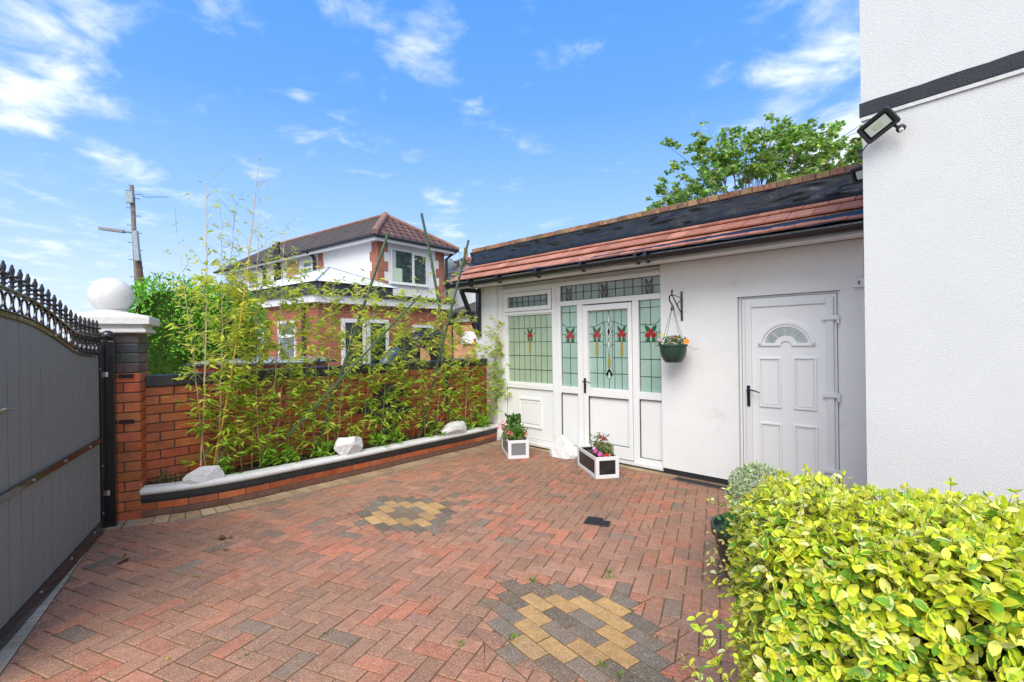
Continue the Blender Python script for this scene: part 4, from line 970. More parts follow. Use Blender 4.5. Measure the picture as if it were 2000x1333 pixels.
# ---- planter boxes
def planter(cx_, cy_, yaw, wx, ly, h, label, panel, plants):
    wl = FM @ V((cx_, cy_, 0)); z0_ = gzl(cy_)+.002; t = thing('flower_planter', (wl.x, wl.y, z0_), label, 'planter', 'white framed flower planters by the entrance')
    m = FM @ Matrix.Translation((cx_, cy_, z0_)) @ Matrix.Rotation(yaw, 4, 'Z'); hx, hy = wx/2, ly/2; w_ = .042; e = .012
    b = MB(m)
    for sx_ in (-1, 1):
        for (a, c) in ((-hy, -hy+w_), (hy-w_, hy)): b.box(min(sx_*hx, sx_*(hx-e)), max(sx_*hx, sx_*(hx-e)), a, c, 0, h)
        for (a, c) in ((0, w_), (h-w_, h)): b.box(min(sx_*hx, sx_*(hx-e)), max(sx_*hx, sx_*(hx-e)), -hy+w_, hy-w_, a, c)
        for (a, c) in ((-hx+e, -hx+w_), (hx-w_, hx-e)): b.box(a, c, min(sx_*hy, sx_*(hy-e)), max(sx_*hy, sx_*(hy-e)), 0, h)
        for (a, c) in ((0, w_), (h-w_, h)): b.box(-hx+w_, hx-w_, min(sx_*hy, sx_*(hy-e)), max(sx_*hy, sx_*(hy-e)), a, c)
    b.build('frame', 'planter_white', t, bevel=.002)
    b = MB(m); b.box(-hx+e, hx-e, -hy+e-.004, -hy+e+.006, .02, h-.02); b.box(-hx+e, hx-e, hy-e-.006, hy-e+.004, .02, h-.02); b.box(-hx+e-.004, -hx+e+.006, -hy+e+.007, hy-e-.007, .02, h-.02); b.box(hx-e-.006, hx-e+.004, -hy+e+.007, hy-e-.007, .02, h-.02); b.build('side_panels', panel, t)
    b = MB(m); b.box(-hx+e+.008, hx-e-.008, -hy+e+.008, hy-e-.008, .02, h-.05); b.build('compost', 'soil', t)
    plants(t, m, h)
    return t
def pl_a(t, m, h):
    c = m @ V((-.02, -.08, h-.03)); n = 620
    P = plantpts(c, .17, .20, n, h-.03, h+.15); P[:, 2] += m.translation.z; D = rnd(n, .6); D[:, 2] += .5; Nn = rnd(n, .5); Nn[:, 2] += .6
    leaves('foliage', 'leaf', t, P, D, Nn, RNG.uniform(.02, .05, n), pick([(.10, .24, .03), (.18, .34, .05), (.07, .17, .03), (.26, .30, .10)], n), T_OVAL)
    c2 = m @ V((.0, .06, 0)); n = 230; P = plantpts(c2, .11, .11, n, m.translation.z+h+.05, m.translation.z+h+.27); D = rnd(n, .35); D[:, 2] += 1
    leaves('foliage', 'leaf', t, P, D, rnd(n), RNG.uniform(.04, .065, n), pick([(.06, .16, .025), (.10, .22, .04)], n), T_OVAL)
    n = 90; P = plantpts(m @ V((.02, -.12, 0)), .08, .06, n, m.translation.z+h-.02, m.translation.z+h+.04); D = rnd(n, .25); D[:, 2] += 1
    leaves('grass', 'bamboo_leaf', t, P, D, rnd(n), RNG.uniform(.07, .12, n), pick([(.16, .36, .04), (.22, .40, .06)], n), T_LANCE)
    for (dx, dy, dz, col, r) in ((-.10, -.13, .07, (.80, .18, .24), .026), (-.07, -.15, .05, (.82, .25, .30), .024), (-.12, -.10, .09, (.75, .22, .25), .022), (.12, -.14, .04, (.80, .25, .22), .022), (-.16, -.05, .14, (.7, .25, .32), .02), (-.20, -.02, .17, (.72, .30, .36), .018), (-.16, .02, .20, (.7, .3, .36), .018), (-.22, -.05, .12, (.7, .22, .3), .018), (-.12, .05, .17, (.75, .35, .4), .016), (-.19, -.1, .15, (.72, .3, .36), .016), (-.14, -.02, .11, (.78, .4, .45), .016)):
        blossom(t, m @ V((dx*1.1, dy-.06, h+dz+.01)), r*1.35, col, 11, up=FM.to_3x3() @ V((0, -1, .8)))
def pl_b(t, m, h):
    c = m @ V((.02, -.14, h)); n = 620; Z0 = m.translation.z
    P = plantpts(c, .12, .13, n, Z0+h-.03, Z0+h+.10); D = rnd(n, .6); D[:, 2] += .6
    leaves('foliage', 'leaf', t, P, D, rnd(n), RNG.uniform(.015, .035, n), pick([(.13, .24, .05), (.22, .28, .09), (.08, .18, .04), (.30, .20, .10)], n), T_OVAL)
    n = 320; P = plantpts(m @ V((-.0, -.06, h)), .12, .13, n, Z0+h+.05, Z0+h+.20); D = rnd(n, .5); D[:, 2] += .8
    leaves('foliage', 'leaf', t, P, D, rnd(n), RNG.uniform(.015, .032, n), pick([(.25, .26, .10), (.30, .17, .09), (.16, .25, .07)], n), T_SMALL)
    for (dx, dy, dz, col, r) in ((-.09, -.20, .035, (.70, .10, .42), .024), (-.06, -.26, .005, (.72, .10, .45), .026), (-.10, -.17, .06, (.8, .5, .7), .018), (-.0, -.29, -.01, (.65, .02, .02), .026), (.04, -.12, .15, (.40, .02, .05), .024), (.02, -.06, .16, (.42, .03, .06), .018), (.05, -.28, .0, (.6, .2, .1), .016)):
        blossom(t, m @ V((dx, dy, h+dz+.01)), r*1.3, col, 10, up=FM.to_3x3() @ V((0, -1, .8)))
ya = radians(62-90+0)
c1 = (V((-.372, -.808, 0))+V((-.244, -.56, 0)))/2
def box_at(fl, fr, ly, **kw):
    fl, fr = V((*fl, 0)), V((*fr, 0)); t_ = (fr-fl).normalized(); w_ = (fr-fl).length; n_ = V((-t_.y, t_.x, 0)); c = (fl+fr)/2+n_*ly/2; return (c.x, c.y, atan2(t_.y, t_.x), w_, ly)
p_ = box_at((-.382, -.812), (-.227, -.580), .64)
planter(p_[0], p_[1], p_[2], .279, .64, .245, 'white planter box with black panels holding red and magenta flowers', 'planter_black', pl_b)
p_ = box_at((-1.783, -.819), (-1.620, -.590), .62)
planter(p_[0], p_[1], p_[2], .28, .62, .245, 'white planter box with grey panels holding pink flowers beside the kerb', 'planter_grey', pl_a)

# ---- rocks
def rock(loc, sx_, sy_, sz_, yaw, seed, label, peak=None, nf=16):
    rr = random.Random(seed); planes = []
    for k in range(nf):
        n_ = V((rr.gauss(0, 1), rr.gauss(0, 1), rr.gauss(0, 1))).normalized(); planes.append((n_, rr.uniform(.62, .9)))
    planes.append((V((0, 0, -1)), .45))
    if peak: planes = [(V(n_).normalized(), d_) for n_, d_ in peak]+[(V((0, 0, -1)), .45)]
    bm = bmesh.new(); bmesh.ops.create_icosphere(bm, subdivisions=6, radius=1)
    for v_ in bm.verts:
        n_ = v_.co.normalized(); r = 1.0
        for pn, d_ in planes:
            dt = n_.dot(pn)
            if dt > .05: r = min(r, d_/dt)
        r *= 1+.07*noise.noise(n_*2.5+V((seed, 0, 0)))+.035*noise.noise(V((n_.x*5, n_.y*5, n_.z*14))+V((0, seed, 0)))+.015*noise.noise(n_*22)
        v_.co = V((n_.x*r*sx_, n_.y*r*sy_, (n_.z*r+.45)*sz_))
    me = bpy.data.meshes.new('white_rock'); bm.to_mesh(me); bm.free(); me.materials.append(MATS['rock_white'])
    me.polygons.foreach_set('use_smooth', [True]*len(me.polygons)); me.set_sharp_from_angle(angle=radians(14))
    o = bpy.data.objects.new('white_rock', me); COL.objects.link(o); o.location = loc; o.rotation_euler = (0, 0, yaw); tag(o, label, 'rock', 'white painted rocks'); return o
def kp(i_f, off=-.055):
    i = int(i_f*(len(kk)-1)); a = kk[max(0, i-1)]; e = kk[min(len(kk)-1, i+1)]; t_ = (e-a).normalized(); p = kk[i]+V((t_.y, -t_.x, 0))*off; return p, t_
def rock_on_kerb(y_, sx_, sy_, sz_, seed, label, dyaw=0, off=-.055, **kw):
    i = min(range(len(kk)), key=lambda k: abs(kk[k].y-y_)); p, t_ = kp(i/(len(kk)-1), off); w = FM @ V((p.x, p.y, gzl(p.y)+.247)); return rock(w, sx_, sy_, sz_, TH+atan2(t_.y, t_.x)+dyaw, seed, label, **kw)
rock_on_kerb(-4.20, .18, .09, .115, 9, 'long flat white rock on the kerb nearest the gate', off=-.06)
rock_on_kerb(-2.66, .19, .11, .17, 31, 'blocky upright white rock on the middle of the kerb', dyaw=.2)
rock_on_kerb(-.93, .27, .11, .13, 21, 'flat wide white rock on the kerb nearest the annex', off=-.05)
pk = [((-.85, 0, .80), .46), ((.75, .0, .80), .44), ((0, -1, .35), .55), ((0, 1, .3), .6), ((-1, -.3, .05), .82), ((1, 0, 0), .95), ((-.8, -.6, -.1), .8), ((.3, -.9, .5), .62)]
w = FM @ V((-1.36, -.20, 0.0)); rock((w.x, w.y, gzl(-.2)-.005), .25, .13, .27, TH+radians(8), 5, 'large pointed white rock on the paving against the entrance screen', peak=pk)

# ---- drain cover and debris
m = FM @ Matrix.Translation((.41, -1.92, gzl(-1.92)+.002)) @ Matrix.Rotation(radians(22.5), 4, 'Z')
t = thing('drain_cover', m.translation, 'small black plastic gully cover set in the red paving', 'drain cover')
b = MB(m); b.box(-.095, .045, -.075, .085, 0, .012); b.box(.047, .12, -.078, .03, .0, .014); b.build('cover', 'rubber', t, bevel=.006)
b = MB(m)
for k in range(9): b.box(-.085, .038, -.066+k*.016, -.059+k*.016, .0125, .017)
for k in range(5): b.box(.055, .108, -.066+k*.018, -.058+k*.018, .0145, .018)
b.build('ribs', 'rubber', t, bevel=.001)
def debris(px, py, kind, lab, seed):
    d_ = raydir(px, py); z_ = .05
    for _ in range(6): tt = (z_-CAMH)/d_.z; p = V((0, 0, CAMH))+d_*tt; z_ = gz(p)+.001
    rr = random.Random(seed); n = 5 if kind == 'leafpile' else 1; Pp = []; Dd = []; Nn = []; Sz = []
    for k in range(n):
        Pp.append((p.x+rr.uniform(-.025, .025), p.y+rr.uniform(-.02, .02), z_+.004+.004*k)); Dd.append((rr.gauss(0, 1), rr.gauss(0, 1), rr.uniform(0, .25))); Nn.append((rr.gauss(0, .25), rr.gauss(0, .25), 1)); Sz.append(rr.uniform(.035, .06))
    col = [(1, 1, 1)]*n; mt = 'dry_leaf'
    if kind == 'green': mt = 'leaf'; col = [(.35, .38, .10)]
    if kind == 'yellow': mt = 'leaf'; col = [(.65, .5, .05)]; Sz = [.025]
    o = leaves('fallen_leaf', mt, None, Pp, Dd, Nn, Sz, col, T_OVAL if n == 1 else T_STAR, origin=np.array((p.x, p.y, z_))); tag(o, lab, 'leaf', 'leaves fallen on the paving')
debris(245, 1097, 'leafpile', 'curled brown leaf cluster on the paving nearest the gate', 1)
debris(437, 1054, 'leafpile', 'crumpled brown leaf on the paving below the first kerb rock', 2)
debris(446, 1078, 'one', 'tiny dark brown leaf lying just in front of the crumpled one', 3)
debris(394, 1126, 'green', 'pale green fallen leaf on the left of the paving', 4)
debris(323, 1288, 'yellow', 'small yellow fallen leaf at the front left of the paving', 5)
debris(683, 1007, 'one', 'narrow dark leaf left of the farther paving diamond', 6)
debris(1357, 937, 'one', 'small tan leaf lying on the drainage channel', 8)
# weeds in joints
P = []
for (px, py, n) in ((1040, 1135, 14), (1190, 1115, 20), (1190, 1125, 16), (1000, 1250, 16), (905, 1270, 10), (1270, 1025, 8), (1335, 1070, 6), (1010, 1050, 5), (965, 1040, 5), (1210, 1325, 10), (490, 1290, 8), (640, 1245, 6), (1400, 1030, 10), (420, 1080, 8), (1180, 1300, 6)):
    d_ = raydir(px, py); tt = (.055-CAMH)/d_.z; p = V((0, 0, CAMH))+d_*tt
    for k in range(n): P.append((p.x+random.gauss(0, .018), p.y+random.gauss(0, .018), gz(p)-.002))
n = len(P); D = rnd(n, .8); D[:, 2] = abs(D[:, 2])+.5
o = leaves('weeds', 'leaf', None, P, D, rnd(n), RNG.uniform(.012, .028, n), pick([(.16, .26, .05), (.22, .30, .08)], n), T_SMALL); tag(o, 'small green weeds sprouting from the paving joints', 'weeds', kind='stuff')

# ================================================================== HOUSE ON THE RIGHT
HC = V((2.324, 3.2, 0)); HA_ = radians(-50.9); HM = Matrix.Translation(HC) @ Matrix.Rotation(HA_, 4, 'Z')   # x along front to the right, y into the house
hs = thing('house', HM @ V((2, 0, 0)), 'white roughcast two storey house with black string course on the right', 'house')
b = MB(HM); b.box(0, 5.2, 0, .3, 0, 2.99); b.box(0.0, .3, .3, 6, 0, 2.99); b.box(4.9, 5.2, .3, 6, 0, 2.99)
b.box(-.004, 5.204, -.006, .3, 3.104, 6.2); b.box(-.004, .3, .3, 6, 3.104, 6.2); b.box(4.9, 5.204, .3, 6, 3.104, 6.2); b.box(0, 5.2, 6, 6.2, 0, 6.2)
b.build('wall', 'render_white', hs)
b = MB(HM)
def bandf(u, v_):
    s_ = -.012+5.22*u; j = .006*noise.noise(V((s_*5, 0, 0))); z_ = 3.022+j+(.084-.3*j)*v_+.004*noise.noise(V((s_*9, 3, 0)))*v_; return (s_, -.014, z_)
b.box(-.012, 5.21, -.013, .3, 3.014, 3.103); b.box(-.012, .288, .3, 6.0, 3.014, 3.103); b.grid(bandf, 120, 2); b.build('string_course', 'band_black', hs)
b = MB(HM); b.box(-.006, 5.206, -.012, .29, 2.991, 3.013); b.box(-.006, .288, .291, 6.0, 2.991, 3.013); b.build('bead', 'stone_white', hs)
b = MB(HM); b.box(-.45, 5.65, -.45, 6.6, 6.2, 6.32); b.build('eaves', 'upvc', hs)
b = MB(HM); b.add([(-.45, -.45, 6.32), (5.65, -.45, 6.32), (5.65, 6.6, 6.32), (-.45, 6.6, 6.32), (2.6, 2.6, 8.4), (2.6, 3.6, 8.4)], [(0, 1, 4), (1, 2, 5, 4), (2, 3, 5), (3, 0, 4, 5)]); b.build('roof', 'house_tile', hs)
def floodlight(m, label, sensor=True):
    """m: lamp frame, local -y is the beam, x long side"""
    t = thing('floodlight', m.translation, label, 'floodlight', 'black security floodlights')
    b = MB(m); hx, hz = .098, .062
    def rr(hx, hz, r, n=5): return [(sx_*(hx-r)+r*cos(a), sz_*(hz-r)+r*sin(a)) for sx_, sz_, a0 in ((1, 1, 0), (-1, 1, pi/2), (-1, -1, pi), (1, -1, 1.5*pi)) for a in np.linspace(a0, a0+pi/2, n)]
    O, I = rr(hx, hz, .016), rr(hx-.021, hz-.019, .006); n = len(O)
    vs = [(x_, .012, z_) for x_, z_ in O]+[(x_, -.016, z_) for x_, z_ in O]+[(x_*.97, -.020, z_*.95) for x_, z_ in O]+[(x_, -.018, z_) for x_, z_ in I]+[(x_, -.006, z_) for x_, z_ in I]
    b.add(vs, [tuple(range(n))]+[(k*n+i, k*n+(i+1) % n, (k+1)*n+(i+1) % n, (k+1)*n+i) for k in range(4) for i in range(n)]+[tuple(range(4*n, 5*n))]); b.build('housing', 'dull_black', t, smooth=35)
    b = MB(m); b.prism(rr(hx-.023, hz-.021, .004), -.0095, -.0075, 'y'); b.build('glass', 'black_glass', t)
    b = MB(m); b.prism(rr(hx-.034, hz-.030, .003), -.0125, -.0100, 'y'); b.build('reflector', 'lens_pale', t)
    b = MB(m); b.box(-.028, .026, -.0140, -.0126, -.013, .015); b.build('led_plate', 'led_plate', t)
    if sensor:
        b = MB(m); b.tube([(.055, .0, -.06), (.062, -.0, -.085)], .009, 8); b.lathe((.068, -.006, -.098), [(.012, -.022), (.024, -.014), (.026, .0), (.022, .014), (.010, .02)], 16); s_ = b.build('motion_sensor', 'dull_black', t, smooth=50)
        b = MB(m); b.tube([(.068, -.026, -.106), (.068, -.034, -.108)], [.013, .009], 12); b.build('sensor_lens', 'sign_white', s_, smooth=60)
        b = MB(m); b.box(-.02, .02, .012, .05, -.01, .01); b.build('mounting_bracket', 'dull_black', t)
    return t
lc = HM @ V((.112, -.105, 2.898))
toc = (V((0, 0, CAMH))-lc).normalized(); 
yv = (HM.to_3x3() @ V((0, -1, 0))*.80+V((0, 0, -1))*.45+V((-.15, -.25, 0))).normalized()      # beam direction
xv0 = (HM.to_3x3() @ V((1, 0, .60))).normalized(); xv = (xv0-yv*xv0.dot(yv)).normalized(); zv = (xv.cross(-yv)).normalized()
Rm = Matrix((xv, -yv, zv)).transposed().to_4x4(); fl_ = floodlight(Matrix.Translation(lc) @ Rm, 'black floodlight with motion sensor on the white wall just below the black band')
b = MB(); a0 = Matrix.Translation(lc) @ Rm; p0 = a0 @ V((-.085, .01, -.055)); p3 = HM @ V((-.018, .03, 2.79))
b.tube([p0, p0.lerp(p3, .3)+V((0, 0, .012)), p0.lerp(p3, .7)+V((-.005, 0, .005)), HM @ V((-.022, -.01, 2.80)), p3], .0035, 6); b.build('cable', 'dull_black', fl_, smooth=60)
b = MB(HM); b.box(-.024, -.002, .0, .05, 2.765, 2.80); b.build('cable_gland', 'seam', fl_)
lc2 = at(1692, 339, 3.75); yv = V((-.75, -.35, -.45)).normalized(); xv0 = V((.55, -.8, .05)); xv = (xv0-yv*xv0.dot(yv)).normalized(); zv = xv.cross(-yv).normalized()
floodlight(Matrix.Translation(lc2) @ Matrix((xv, -yv, zv)).transposed().to_4x4(), 'black floodlight half hidden round the house corner above the canopy roof', False)

# ================================================================== NEIGHBOUR
NH = thing('neighbour_house', (-3, 20, 0), 'white neighbouring house with brown tiled hip roof and brick extension', 'house')
H0 = V((-4.38, 16.0, 0)); NM = Matrix.Translation(H0) @ Matrix.Rotation(radians(52), 4, 'Z'); NW, NL = 2.98, 11.6
b = MB(NM); b.box(0, NW, 0, NL, 2.4, 4.93); b.build('wall', 'house_white', NH)
b = MB(NM); b.box(-.32, NW+.32, -.32, NL+.3, 4.93, 4.98); b.box(-.34, NW+.34, -.34, -.32, 4.88, 5.06); b.box(-.34, -.32, -.32, NL+.3, 4.88, 5.06); b.box(NW+.32, NW+.34, -.32, NL+.3, 4.88, 5.06); b.build('fascia', 'upvc_far', NH)
rt = 6.32; e = .42; cxr = NW/2
b = MB(NM); b.add([(-e, -e, 5.06), (NW+e, -e, 5.06), (cxr, cxr, rt)], [(0, 1, 2)]); b.add([(NW+e, -e, 5.06), (NW+e, NL+e, 5.06), (cxr, NL-cxr, rt), (cxr, cxr, rt)], [(0, 1, 2, 3)]); RF = b.build('roof', 'house_tile', NH)
b = MB(NM); b.add([(-e, NL+e, 5.06), (-e, -e, 5.06), (cxr, cxr, rt), (cxr, NL-cxr, rt)], [(0, 1, 2, 3)]); b.add([(NW+e, NL+e, 5.06), (-e, NL+e, 5.06), (cxr, NL-cxr, rt)], [(0, 1, 2)]); b.build('roof', 'house_tile_dark', NH)
b = MB(NM); b.tube([(-e, -e, 5.10), (cxr, cxr, rt+.03)], .11, 8); b.tube([(NW+e, -e, 5.08), (cxr, cxr, rt+.02)], .07, 8); b.tube([(cxr, cxr, rt+.02), (cxr, NL-cxr, rt+.02)], .07, 8); b.build('ridge_tiles', 'ridge_tile', NH, smooth=60)
b = MB(NM); b.tube([(-.40, -.40, 5.02), (NW+.40, -.40, 5.02)], .055, 8); b.tube([(-.40, -.40, 5.02), (-.40, NL+.4, 5.02)], .055, 8); b.build('gutter', 'dull_black', NH)
# quoins
for q_ in range(3):
    b = MB(NM)
    for k in range(7):
        z0_ = 2.7+k*.32; w1, w2 = (.40, .24) if k % 2 else (.30, .40)
        if q_ == 0: b.prism([(-.02, -.02), (w2, -.02), (w2, 0), (0, 0), (0, w1), (-.02, w1)], z0_, z0_+.318)
        if q_ == 1: b.box(NW-w2, NW+.02, -.02, 0, z0_, z0_+.318)
        if q_ == 2: b.box(-.02, 0, 3.42-w1/2, 3.42+w1/2, z0_, z0_+.318)
    b.build('quoins', 'quoin_brick', NH)
b = MB(NM); y_ = -.03
b.box(.50, 2.12, -.05, -.022, 3.60, 3.66); b.box(.50, 2.12, -.05, -.022, 4.72, 4.78); b.box(.50, .56, -.05, -.022, 3.66, 4.72); b.box(2.06, 2.12, -.05, -.022, 3.66, 4.72); b.box(1.42, 1.52, -.05, -.022, 3.66, 4.72)
b.box(1.52, 2.06, -.05, -.022, 4.66, 4.72); b.box(.45, 2.2, -.09, -.022, 3.56, 3.60); WF = b.build('window', 'upvc_far', NH)
b = MB(NM); b.box(.56, 1.42, -.030, -.004, 3.66, 4.72); b.box(1.52, 2.06, -.030, -.004, 3.66, 4.66); b.build('pane', 'window_dark', WF)
b = MB(NM); b.box(.57, .72, -.0335, -.0305, 3.67, 4.70); b.build('curtain', 'curtain', WF)
b = MB(NM); b.box(.57, .98, -.038, -.034, 3.67, 4.12); b.build('card', 'paper_green', WF)
for (y0, y1, z0_, z1_) in ((3.95, 4.65, 4.25, 4.75), (6.3, 7.0, 4.0, 4.75), (8.3, 9.3, 3.7, 4.75)):
    b = MB(NM); f_ = .06
    b.box(-.04, -.002, y0, y1, z0_, z0_+f_); b.box(-.04, -.002, y0, y1, z1_-f_, z1_); b.box(-.04, -.002, y0, y0+f_, z0_+f_, z1_-f_); b.box(-.04, -.002, y1-f_, y1, z0_+f_, z1_-f_); b.box(-.04, -.002, y0+f_, y1-f_, (z0_+z1_)/2-.03, (z0_+z1_)/2+.03)
    w1 = b.build('window', 'upvc_far', NH); b = MB(NM); b.box(-.02, -.003, y0+f_, y1-f_, z0_+f_, z1_-f_); b.build('pane', 'window_grey', w1)
b = MB(NM); b.box(-.015, -.001, 5.0, 5.9, 3.9, 4.85); b.build('wall_stain', 'pale_wood', NH)
for y_, zt in ((3.72, 4.9), (6.65, 4.3), (7.7, 4.9), (10.9, 4.9)):
    b = MB(NM); b.tube([(-.40, y_, 5.0), (-.12, y_, zt-.05), (-.09, y_, zt-.2), (-.09, y_, 2.6)] if zt > 4.5 else [(-.12, y_, 5.45), (-.12, y_, 2.8)], .06, 8); b.build('drainpipe', 'dull_black', NH, smooth=50)
b = MB(NM); b.tube([(-.15, 6.35, 2.9), (-.15, 6.35, 5.75)], .085, 8); b.build('flue', 'dull_black', NH, smooth=50)
b = MB(NM); b.tube([(NW+.35, -.36, 5.0), (NW+.2, -.2, 4.85), (NW+.08, -.08, 4.7), (NW+.08, -.08, 2.6)], .05, 8); b.build('drainpipe', 'dull_black', NH, smooth=50)
# extension
EM = Matrix.Translation((-4.76, 11.8, 0)) @ Matrix.Rotation(radians(52), 4, 'Z') @ Matrix.Translation((0, .0, 0))
b = MB(EM); b.box(.15, 4.6, .15, 9.5, 0, 2.62); EXW = b.build('extension_wall', 'house_brick', NH)
b = MB(EM); b.box(0, 4.75, 0, .02, 2.60, 2.87); b.box(0, .02, .02, 9.6, 2.60, 2.87); b.box(.02, 4.75, .02, 9.6, 2.60, 2.62); b.build('fascia', 'upvc_far', NH)
b = MB(EM); b.box(-.06, 4.8, -.06, 0-.002, 2.80, 2.895); b.box(-.06, -.002, -.002, 9.65, 2.80, 2.895); b.box(.02, 4.75, .02, 9.6, 2.85, 2.91); b.build('flat_roof', 'dull_black', NH)
b = MB(EM); b.box(.45, 2.85, .65, 5.6, 2.912, 3.20); b.build('lantern_upstand', 'lead_grey', NH)
b = MB(EM); b.add([(.35, .55, 3.20), (2.95, .55, 3.20), (2.95, 5.7, 3.20), (.35, 5.7, 3.20), (1.5, 1.8, 3.78), (1.5, 4.5, 3.70)], [(0, 1, 4), (1, 2, 5, 4), (2, 3, 5), (3, 0, 4, 5), (3, 2, 1, 0)]); b.build('roof_lantern', 'upvc_far', NH)
b = MB(EM)
for p, q in (((.35, .55, 3.21), (1.5, 1.8, 3.79)), ((2.95, .55, 3.21), (1.5, 1.8, 3.79)), ((1.5, 1.8, 3.79), (1.5, 4.5, 3.71))): b.tube([p, q], .02, 6)
b.build('lantern_ridge', 'galv', NH)
for (y0, y1, z0_, z1_) in ((1.18, 2.1, 1.0, 2.2), (2.9, 3.68, 1.0, 2.2), (4.72, 5.6, 1.0, 2.2)):
    b = MB(EM); f_ = .07; X_ = .11
    b.box(X_, .148, y0, y1, z0_, z0_+f_); b.box(X_, .148, y0, y1, z1_-f_, z1_); b.box(X_, .148, y0, y0+f_, z0_+f_, z1_-f_); b.box(X_, .148, y1-f_, y1, z0_+f_, z1_-f_); b.box(X_, .148, y0+f_, y1-f_, 1.75, 1.83)
    w1 = b.build('window', 'upvc_far', NH); b = MB(EM); b.box(X_+.02, .149, y0+f_, y1-f_, z0_+f_, z1_-f_); b.build('pane', 'window_grey', w1)
b = MB(EM); b.tube([(.10, .75, 2.6), (.10, .75, 0)], .05, 8); b.build('drainpipe', 'dull_black', NH)
b = MB(EM); f_ = .09
for a, e_ in ((.78, 1.50), (1.55, 2.25)):
    b.box(a, e_, .09, .148, 2.12, 2.22); b.box(a, e_, .09, .148, .05, .18); b.box(a, a+f_, .09, .148, .18, 2.12); b.box(e_-f_, e_, .09, .148, .18, 2.12)
PD = b.build('patio_door', 'upvc_far', NH)
b = MB(EM); b.box(.87, 1.41, .12, .149, .18, 2.12); b.box(1.64, 2.16, .12, .149, .18, 2.12); b.build('pane', 'window_dark', PD)
b = MB(EM); b.box(3.15, 3.95, .09, .148, 2.02, 2.10); b.box(3.15, 3.95, .09, .148, 1.25, 1.33); b.box(3.15, 3.23, .09, .148, 1.33, 2.02); b.box(3.87, 3.95, .09, .148, 1.33, 2.02); w1 = b.build('window', 'upvc_far', NH)
b = MB(EM); b.box(3.23, 3.87, .12, .149, 1.33, 2.02); b.build('pane', 'window_dark', w1)
# garden things beyond the wall
def blob_mesh(name, mat, c, sx_, sy_, sz_, seed, m, label, cat, amp=.12):
    bm = bmesh.new(); bmesh.ops.create_cube(bm, size=2); bmesh.ops.subdivide_edges(bm, edges=bm.edges[:], cuts=9, use_grid_fill=True)
    for v_ in bm.verts:
        p = v_.co.copy(); q = p.lerp(p.normalized()*1.25, .35); q *= 1+amp*noise.noise(q*1.7+V((seed, 0, 0)))+.03*noise.noise(q*6); v_.co = m.to_3x3() @ V((q.x*sx_, q.y*sy_, (q.z+1)*sz_))
    me = bpy.data.meshes.new(name); bm.to_mesh(me); bm.free(); me.materials.append(MATS[mat]); me.polygons.foreach_set('use_smooth', [True]*len(me.polygons))
    o = bpy.data.objects.new(name, me); COL.objects.link(o); o.location = c; return tag(o, label, cat)
c = EM @ V((3.15, -.75, -.04)); blob_mesh('covered_furniture', 'black_cover', c, 1.05, .5, .93, 4, EM, 'large black covered heap in front of the neighbouring brick extension', 'covered furniture')
b = MB(EM); b.tube([(1.62, -.5, .0), (1.62, -.5, .95), (1.8, -.5, 1.2), (2.05, -.5, 1.3), (2.3, -.5, 1.32)], [.16, .18, .2, .18, .1], 14); o = b.build('slide', 'blue_plastic', smooth=60); tag(o, 'dark blue curved plastic slide top by the white patio doors', 'slide')
b = MB(EM); b.prism([(2.12, 0), (2.45, 0), (2.48, 1.15), (2.38, 1.35), (2.15, 1.45)], -1.35, -1.33, 'y'); o = b.build('wooden_board', 'plywood'); tag(o, 'pale plywood board leaning beside the blue slide', 'board')
# orange fence panels
FQ = [at(868, 637, 13.2), at(884, 637, 12.9), at(936, 637, 12.4)]
t = thing('wooden_fence', (FQ[1].x, FQ[1].y, 0), 'orange and brown boarded fence between the brick extension and the annex', 'fence')
def panel(p, q, z0_, z1_, name, mat, th=.03, par=t):
    p, q = V((p.x, p.y, 0)), V((q.x, q.y, 0)); d_ = q-p; b = MB(); b.obox((p+q)/2+V((0, 0, (z0_+z1_)/2)), d_, V((-d_.y, d_.x, 0)), (0, 0, 1), d_.length/2, th, (z1_-z0_)/2); return b.build(name, mat, par)
panel(FQ[0], FQ[1], 0, 2.02, 'fence_panel', 'fence_orange'); panel(FQ[1]+(FQ[2]-FQ[1])*.05, FQ[2]+(FQ[2]-FQ[1])*.6, 0, 2.0, 'fence_panel', 'pale_wood')
q = FQ[1]+(FQ[2]-FQ[1])*.0; panel(q, q+(FQ[2]-FQ[1])*.05, 0, 2.04, 'fence_post', 'dark_void', .05)
s0, s1 = at(902, 648, 12.55), at(935, 672, 12.35); 
t2 = thing('notice_board', (s0.x, s0.y, 1.5), 'white notice with a red corner fixed to the wooden fence', 'notice')
panel(s0, s1, 1.53, 1.84, 'board', 'sign_white', .012, t2); sm = s0.lerp(s1, .72); panel(sm-V((0, .03, 0)), s1-V((0, .03, 0)), 1.53, 1.66, 'red_corner', 'sign_red', .012, t2)
b = MB(); p, q = at(872, 700, 9.6), at(940, 700, 9.0); d_ = q-p; b.obox((p+q)/2-V((0, 0, .06)), d_, V((-d_.y, d_.x, 0)), (0, 0, 1), d_.length/2, .12, .045); b.obox((p+q)/2-V((0, 0, .6)), d_, V((-d_.y, d_.x, 0)), (0, 0, 1), d_.length/2-.1, .08, .5); o = b.build('green_bench', 'green_paint'); tag(o, 'green painted ledge just behind the garden wall near the annex', 'bench')
